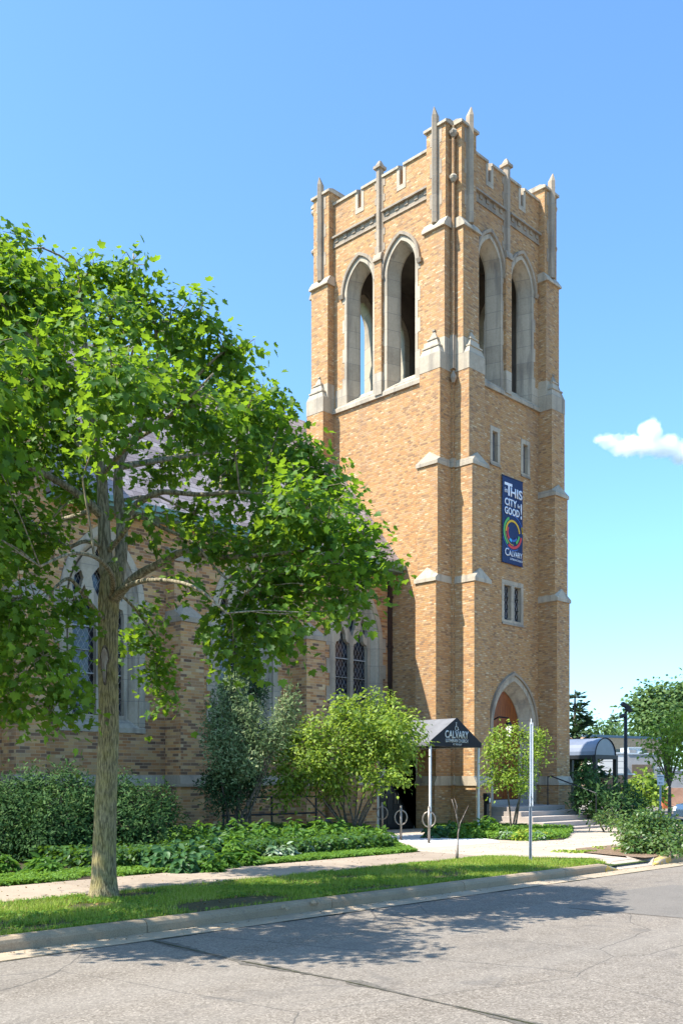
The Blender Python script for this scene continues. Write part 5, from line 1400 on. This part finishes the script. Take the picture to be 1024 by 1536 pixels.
# bare sapling
sap = thing('bare_sapling', (16.1, 12.35, .13), 'bare forked sapling with no leaves at the edge of the grass', 'sapling')
SB = mat_bark('sapling_bark', (.16, .12, .10), (.38, .31, .26), None, .2, 40)
D0 = 20.2
def sp_(pts): return [cp(x, y, D0) for x, y in pts]
m = MB(); m.tube(sp_([(686, 1290), (686, 1270), (687, 1250), (688, 1243)]), [v*.6 for v in [.035, .028, .024, .022]], 8); m.tube(sp_([(684, 1290), (683, 1275)]), [v*.6 for v in [.02, .015]], 6); m.build('trunk', SB, sap, smooth=True)
m = MB(); m.tube(sp_([(688, 1245), (684, 1222), (679, 1205), (677, 1199)]), [v*.6 for v in [.022, .017, .012, .012]], 7); m.tube(sp_([(684, 1224), (685, 1210), (683, 1203), (681, 1198)]), [v*.6 for v in [.013, .012, .010, .008]], 6); m.build('branch', SB, sap, smooth=True)
m = MB(); m.tube(sp_([(688, 1246), (690, 1235), (696, 1222), (702, 1209)]), [v*.6 for v in [.02, .017, .012, .006]], 7); m.build('branch', SB, sap, smooth=True)

# ------------------------------------------------------------------ bed planting
HOS = mat_leaf('hosta_leaf', [(.1, (.03, .085, .035)), (.5, (.05, .13, .045)), (1, (.10, .20, .06))], (.2, .4, .05), .3, .45, .3)
HOSV = mat_leaf('variegated_leaf', [(.1, (.08, .16, .07)), (.45, (.16, .26, .13)), (.7, (.40, .46, .34)), (1, (.55, .58, .45))], (.4, .5, .2), .25, .5, .3)
FERN = mat_leaf('fern_leaf', [(.1, (.03, .08, .012)), (.5, (.07, .17, .02)), (1, (.17, .30, .04))], (.3, .55, .04), .35, .5, .3)
WEED = mat_leaf('weed_leaf', [(.1, (.06, .13, .02)), (.5, (.11, .22, .03)), (1, (.20, .33, .05))], (.35, .6, .05), .35, .6, .2)
CHART = mat_leaf('chartreuse_leaf', [(.1, (.18, .25, .02)), (.5, (.34, .40, .04)), (1, (.50, .52, .10))], (.55, .65, .06), .35, .5, .3)
def clump(name, u, v, R, h, n, size, tmpl, mat, label, seed, lift=.9, group=None, z=.14):
    rng = np.random.default_rng(seed)
    a = rng.uniform(0, 6.283, n); rr = rng.random(n) ** .6
    d = np.stack([np.cos(a), np.sin(a), np.zeros(n)], 1)
    P = np.array([u, v, z]) + d * (rr * R * .75)[:, None]; P[:, 2] += h * (1 - rr ** 2) * rng.uniform(.35, 1.0, n) + .02
    T = d * .9 + np.array([0, 0, lift]) * (1 - rr)[:, None] + rng.normal(size=(n, 3)) * .25; N = np.array([0, 0, 1.0]) + d * .5 + rng.normal(size=(n, 3)) * .3
    o = leaves(name, P, N, T, rng.uniform(size*.7, size*1.2, n), tmpl, mat, None, (u, v, z))
    return tag(o, label, 'plant', group)
rs = random.Random(8)
GP = 'leafy plants crowded in the bed'
# dense planting placed by hand: (photo x, depth, radius, height, kind)
beds = [(262, 18.8, .42, .5, 'h'), (290, 19.6, .4, .55, 'h'), (245, 17.8, .4, .42, 'h'), (300, 18.4, .38, .45, 'h'), (322, 19.8, .38, .5, 'h'), (275, 17.5, .32, .35, 'h'), (225, 18.2, .35, .4, 'h'),
        (345, 20.4, .42, .6, 'f'), (368, 21.4, .42, .62, 'f'), (350, 19.2, .36, .5, 'c'), (395, 22.2, .45, .65, 'f'), (420, 22.8, .42, .6, 'f'), (445, 22.4, .4, .6, 'f'), (380, 20.6, .34, .4, 'h'), (405, 21.2, .34, .4, 'h'),
        (410, 20.3, .3, .28, 'v'), (430, 20.6, .3, .3, 'v'), (455, 21.4, .3, .28, 'v'), (485, 22.0, .3, .28, 'v'), (470, 22.8, .42, .55, 'c'), (500, 23.4, .42, .55, 'f'), (525, 24.0, .4, .5, 'c'), (548, 24.4, .4, .5, 'f'),
        (530, 22.9, .3, .3, 'v'), (510, 22.6, .3, .3, 'v'), (565, 23.8, .3, .38, 'c'), (570, 25.2, .32, .5, 'c'), (335, 18.4, .28, .3, 'f'), (370, 19.0, .26, .28, 'f'), (315, 17.6, .25, .24, 'f'), (300, 21.5, .5, .8, 'f'), (270, 21.8, .45, .7, 'f'), (330, 22.4, .45, .7, 'h'), (480, 25.0, .5, .75, 'f'), (440, 24.6, .5, .7, 'f'), (510, 25.6, .45, .7, 'f'), (60, 17.4, .3, .28, 'f'), (75, 17.0, .25, .22, 'f'), (5, 17.6, .3, .3, 'f'), (390, 23.8, .5, .75, 'f'), (355, 23.6, .5, .75, 'f')]
desc = {'h': ('hosta', HOS, T_hosta(), .18, 95, 'blue green leaves'), 'f': ('fern', FERN, T_oval(.16), .2, 220, 'feathery green leaves'), 'c': ('perennial', WEED, T_oval(.26), .13, 260, 'small rounded leaves'), 'v': ('variegated_hosta', HOSV, T_oval(.22), .16, 150, 'white edged leaves')}
def near_words(x):
    for lim, w in ((200, 'left of the maple trunk'), (285, 'in front of the right hand yew'), (345, 'left of the juniper foot'), (400, 'in front of the juniper'), (470, 'under the left of the lilac'), (520, 'under the middle of the lilac'), (999, 'by the bike racks')):
        if x < lim: return w
cnt = {}
for i, (x, D, R, h, k) in enumerate(beds):
    nm, mt_, tm_, sz_, n_, ds = desc[k]; b = gb(x, D); hh_ = 'tall' if h > .6 else ('low' if h < .35 else 'mid height')
    key = (k, near_words(x), hh_); cnt[key] = cnt.get(key, 0) + 1
    clump(nm, b[0], b[1], R, h, n_, sz_, tm_, mt_, '%s %s with %s %s' % (hh_, nm.replace('_', ' '), ds, near_words(x)), 100 + i, group=GP + ' ' + near_words(x))
eb = [(650, 27.8, .4, .4, 'h'), (675, 28.6, .4, .4, 'h'), (700, 29, .4, .42, 'f'), (722, 28.8, .42, .45, 'f'), (745, 28.2, .4, .4, 'c'), (735, 29.6, .4, .6, 'f'), (760, 27.0, .3, .25, 'v'), (780, 26.6, .3, .25, 'x'), (805, 26.8, .3, .25, 'v'), (795, 27.6, .3, .28, 'x'), (820, 27.2, .25, .2, 'x'), (690, 27.6, .35, .3, 'f'), (715, 27.6, .32, .3, 'c'), (770, 28.2, .35, .35, 'c'), (570, 24.4, .2, .35, 'x')]
desc['x'] = ('chartreuse_perennial', CHART, T_oval(.26), .12, 160, 'yellow green leaves')
for i, (x, D, R, h, k) in enumerate(eb):
    nm, mt_, tm_, sz_, n_, ds = desc[k]; b = gb(x, D)
    wh = 'between the bike rack and black door' if x < 600 else ('against the tower foot left of the pedestal' if x < 690 else ('under the right canopy post' if x < 740 else 'beneath the small lime tree'))
    clump(nm, b[0], b[1], R, h, n_, sz_, tm_, mt_, '%s with %s %s' % (nm.replace('_', ' '), ds, wh), 200 + i, group='plants in the bed ' + wh)

# ground cover along the walk edge, lawn blades, weeds
def scatter(name, n, region, size, tmpl, mat, seed, zf, lean=.5, hz=0.0, upN=False):
    rng = np.random.default_rng(seed); P = region(rng, n); n = len(P)
    P = np.concatenate([P, np.full((n, 1), zf)], 1); P[:, 2] += rng.random(n) * hz
    a = rng.uniform(0, 6.283, n); d = np.stack([np.cos(a), np.sin(a), np.zeros(n)], 1)
    if upN: N = np.array([0, 0, 1.0]) + d * .5; T = d + np.array([0, 0, .4])
    else: T = np.array([0, 0, 1.0]) + d * rng.uniform(0, lean, n)[:, None]; N = np.cross(T, np.cross(d, [0, 0, 1]) + 1e-3)
    N = N + rng.normal(size=(n, 3)) * .15
    o = leaves(name, P, N, T, rng.uniform(size*.55, size*1.25, n), tmpl, mat)
    o['kind'] = 'stuff'; return o
def vnoise(P, s, seed):
    r = np.random.default_rng(seed); g = r.random((64, 64)); x = P[:, 0]*s % 63; y = P[:, 1]*s % 63; i = x.astype(int); j = y.astype(int); fx = x - i; fy = y - j
    return (g[i, j]*(1-fx)*(1-fy) + g[i+1, j]*fx*(1-fy) + g[i, j+1]*(1-fx)*fy + g[i+1, j+1]*fx*fy)
def reg_boul(rng, n):
    u = 2.5 + 16.2 * rng.random(n) ** 1.0; v = rng.uniform(9.8, 12.53, n); P = np.stack([u, v], 1)
    keep = (u < 17.6 + (12.5 - v) * .0 + np.where(v < 10.6, (v - 9.8), .8 - (v - 10.6)*.55)) 
    keep &= vnoise(P, 1.3, 1) * .6 + vnoise(P, 4.5, 21) * .4 + rng.random(n) * .4 > .58
    keep &= ((u - 8.5) / .85) ** 2 + ((v - 10.35) / .38) ** 2 > 1 + .5 * rng.random(n)     # bare soil patch
    for a_, b_, ra, rb in ((5.6, 10.15, .5, .2), (10.9, 10.1, .9, .22), (13.2, 10.4, .5, .25), (6.9, 11.4, .45, .3), (9.6, 12.3, .6, .2), (12.0, 11.6, .4, .3), (15.3, 10.1, .7, .16), (8.0, 12.0, .7, .35), (4.6, 11.5, .5, .3)):
        keep &= ((u - a_) / ra) ** 2 + ((v - b_) / rb) ** 2 > .3 + 1.1 * rng.random(n)
    keep &= ((u - 7.67) ** 2 + (v - 12.27) ** 2) > .27 ** 2
    return P[keep]
GRASS = mat_leaf('grass_blade', [(.05, (.06, .12, .015)), (.25, (.13, .22, .02)), (.45, (.24, .33, .03)), (.65, (.34, .41, .06)), (.85, (.44, .44, .14)), (1, (.50, .44, .22))], (.4, .62, .05), .3, .6, .2)
scatter('grass', 175000, reg_boul, .075, T_blade(), GRASS, 41, .12, .9)
def reg_weed(rng, n):
    P = reg_boul(rng, n); P = P[vnoise(P, 1.9, 5) > .5]; return P
scatter('clover', 26000, reg_weed, .045, T_oval(.4), WEED, 42, .15, hz=.03, upN=True)
def reg_edge(rng, n):
    u = rng.uniform(3, 21.5, n); v = 14.38 + np.where(u > 17.2, (u - 17.2) * 1.22, 0) + rng.random(n) ** 1.3 * 1.25; P = np.stack([u, v], 1)
    return P[vnoise(P, .9, 9) + rng.random(n)*.3 > .42]
scatter('ground_cover', 46000, reg_edge, .07, T_oval(.32), WEED, 43, .15, hz=.09, upN=True)
def reg_bedfill(rng, n):
    u = rng.uniform(9.5, 21.3, n); v = rng.uniform(15.3, 22, n); P = np.stack([u, v], 1)
    k = (v > 14.9 + np.where(u > 17.2, (u - 17.2)*1.22, 0)) & (vnoise(P, .7, 12) > .3); return P[k]
scatter('bed_foliage', 60000, reg_bedfill, .13, T_oval(.28), mat_leaf('bed_leaf', [(.1, (.015, .045, .012)), (.5, (.035, .095, .02)), (.85, (.08, .17, .03)), (1, (.16, .26, .05))], (.3, .55, .04), .3), 44, .15, hz=.38, upN=True)
def reg_ent(rng, n):
    u = rng.uniform(22.2, 27.9, n); v = rng.uniform(14.6, 20.6, n); P = np.stack([u, v], 1)
    k = (v > 14.6 + np.maximum(0, u - 24) * .55) & (v < 15.9 + (u - 22.2) * 1.7); return P[k]
scatter('bed_foliage', 16000, reg_ent, .11, T_oval(.28), WEED, 45, .16, hz=.2, upN=True)
def reg_corner(rng, n):
    u = rng.uniform(18.9, 24, n); v = rng.uniform(9.8, 12.2, n); P = np.stack([u, v], 1)
    k = ((v > 11.5 - .0*u) & (u < 21.5) & (v < 12.25) | (v < 10.15) & (u > 19.3)) & (u > 19.3) & (vnoise(P, 2.2, 14) > .45); return P[k]
scatter('grass', 7000, reg_corner, .09, T_oval(.25), GRASS, 46, .155, hz=.04, upN=True)
def reg_far(rng, n):
    a = np.array(cp(962, 1200, 60).xy); b = np.array(cp(1060, 1200, 60).xy); c = np.array(cp(962, 1190, 85).xy)
    return a + (b - a) * rng.random((n, 1)) + (c - a) * rng.random((n, 1))
scatter('grass', 9000, reg_far, .3, T_blade(), GRASS, 47, .18, .9)
LIT = mat_leaf('dry_leaf', [(.1, (.10, .06, .03)), (.5, (.22, .14, .06)), (1, (.36, .27, .12))], (.3, .2, .08), .15, .8, .1)
def reg_gut(rng, n):
    u = rng.uniform(3, 30, n); v = 9.60 - np.abs(rng.normal(size=n)) * .14; return np.stack([u, v], 1)
scatter('leaf_litter', 420, reg_gut, .035, T_oval(.4), LIT, 61, .012, upN=True)
def reg_walk(rng, n): return np.stack([rng.uniform(4, 26, n), np.where(rng.random(n) < .5, rng.uniform(12.6, 14.3, n), 14.35 - rng.random(n)**3 * 1.0)], 1)
scatter('leaf_litter', 420, reg_walk, .035, T_oval(.4), LIT, 62, .156, upN=True)
def reg_turf(rng, n): return np.stack([rng.uniform(4, 17, n), rng.uniform(9.85, 12.5, n)], 1)
scatter('leaf_litter', 500, reg_turf, .045, T_oval(.4), LIT, 63, .16, upN=True)
# litter: small stones and dry leaves at the kerb
m = MB(); rs = random.Random(77)
for x, y in ((426, 1364), (432, 1366), (476, 1356), (470, 1357), (430, 1362), (610, 1338)):
    D = F * 1.7 / (y - HOR); p = cp(x, y, D); s = rs.uniform(.02, .045); m.lathe(p.x, p.y, [(s, .1), (s*1.2, .12), (s*.5, .12 + s)], 6)
o = m.build('kerb_rubble', CURBC); o['kind'] = 'stuff'

# ------------------------------------------------------------------ cloud (a real volume high above and far away)
cc = cp(968, 668, 900)
R_ = Matrix.Rotation(-(math.pi/2 - YAW) * 0 + math.atan2(SN, CS) - math.pi/2, 4, 'Z')
bpy.ops.mesh.primitive_cube_add(size=2, location=cc)
cl = bpy.context.object; cl.name = 'cloud'; cl.data.name = 'cloud'
cl.rotation_euler = (0, 0, math.atan2(SN, CS) - math.pi/2); cl.scale = (70, 25, 30)
tag(cl, 'small white puffy cloud low in the blue sky at right', 'cloud')
CM = bpy.data.materials.new('cloud_volume'); CM.use_nodes = True; ct = CM.node_tree; ct.nodes.remove(ct.nodes['Principled BSDF'])
C2 = NT.__new__(NT); C2.m = CM; C2.t = ct; C2.n = ct.nodes; C2.l = ct.links
tc = C2.node('ShaderNodeTexCoord'); oc = C2.scalevec(tc.outputs['Object'], (70, 25, 30))
nz_ = C2.noise(.055, 6, oc, .62, 0, True)
ns = C2.node('ShaderNodeVectorMath', operation='SUBTRACT'); C2.link(nz_, ns.inputs[0]); ns.inputs[1].default_value = (.5, .5, .5)
nm_ = C2.scalevec(ns.outputs[0], (30, 20, 26))
ad = C2.node('ShaderNodeVectorMath', operation='ADD'); C2.link(oc, ad.inputs[0]); C2.link(nm_, ad.inputs[1])
px2m = 900 / F
tot = None
for x, y, rx, rz in ((975, 650, 20, 22), (1000, 668, 30, 17), (940, 668, 28, 12), (912, 662, 18, 7), (1030, 682, 30, 16), (960, 672, 40, 10)):
    s_ = C2.node('ShaderNodeVectorMath', operation='SUBTRACT'); C2.link(ad.outputs[0], s_.inputs[0]); s_.inputs[1].default_value = ((x - 968) * px2m, 0, (668 - y) * px2m)
    dv = C2.scalevec(s_.outputs[0], (1/(rx*px2m), 1/(13), 1/(rz*px2m)))
    ln = C2.node('ShaderNodeVectorMath', operation='LENGTH'); C2.link(dv, ln.inputs[0])
    v_ = C2.math('SUBTRACT', 1.0, ln.outputs['Value'])
    tot = v_ if tot is None else C2.math('MAXIMUM', tot, v_)
den = C2.math('MULTIPLY', C2.math('MINIMUM', C2.math('MAXIMUM', C2.math('MULTIPLY', tot, 2.2), 0.0), 1.0), .22)
pv = C2.node('ShaderNodeVolumePrincipled'); pv.inputs['Color'].default_value = (1, 1, 1, 1); pv.inputs['Anisotropy'].default_value = .2
C2.link(den, pv.inputs['Density']); C2.link(pv.outputs[0], ct.nodes['Material Output'].inputs['Volume'])
cl.data.materials.append(CM)
S.cycles.volume_bounces = 6
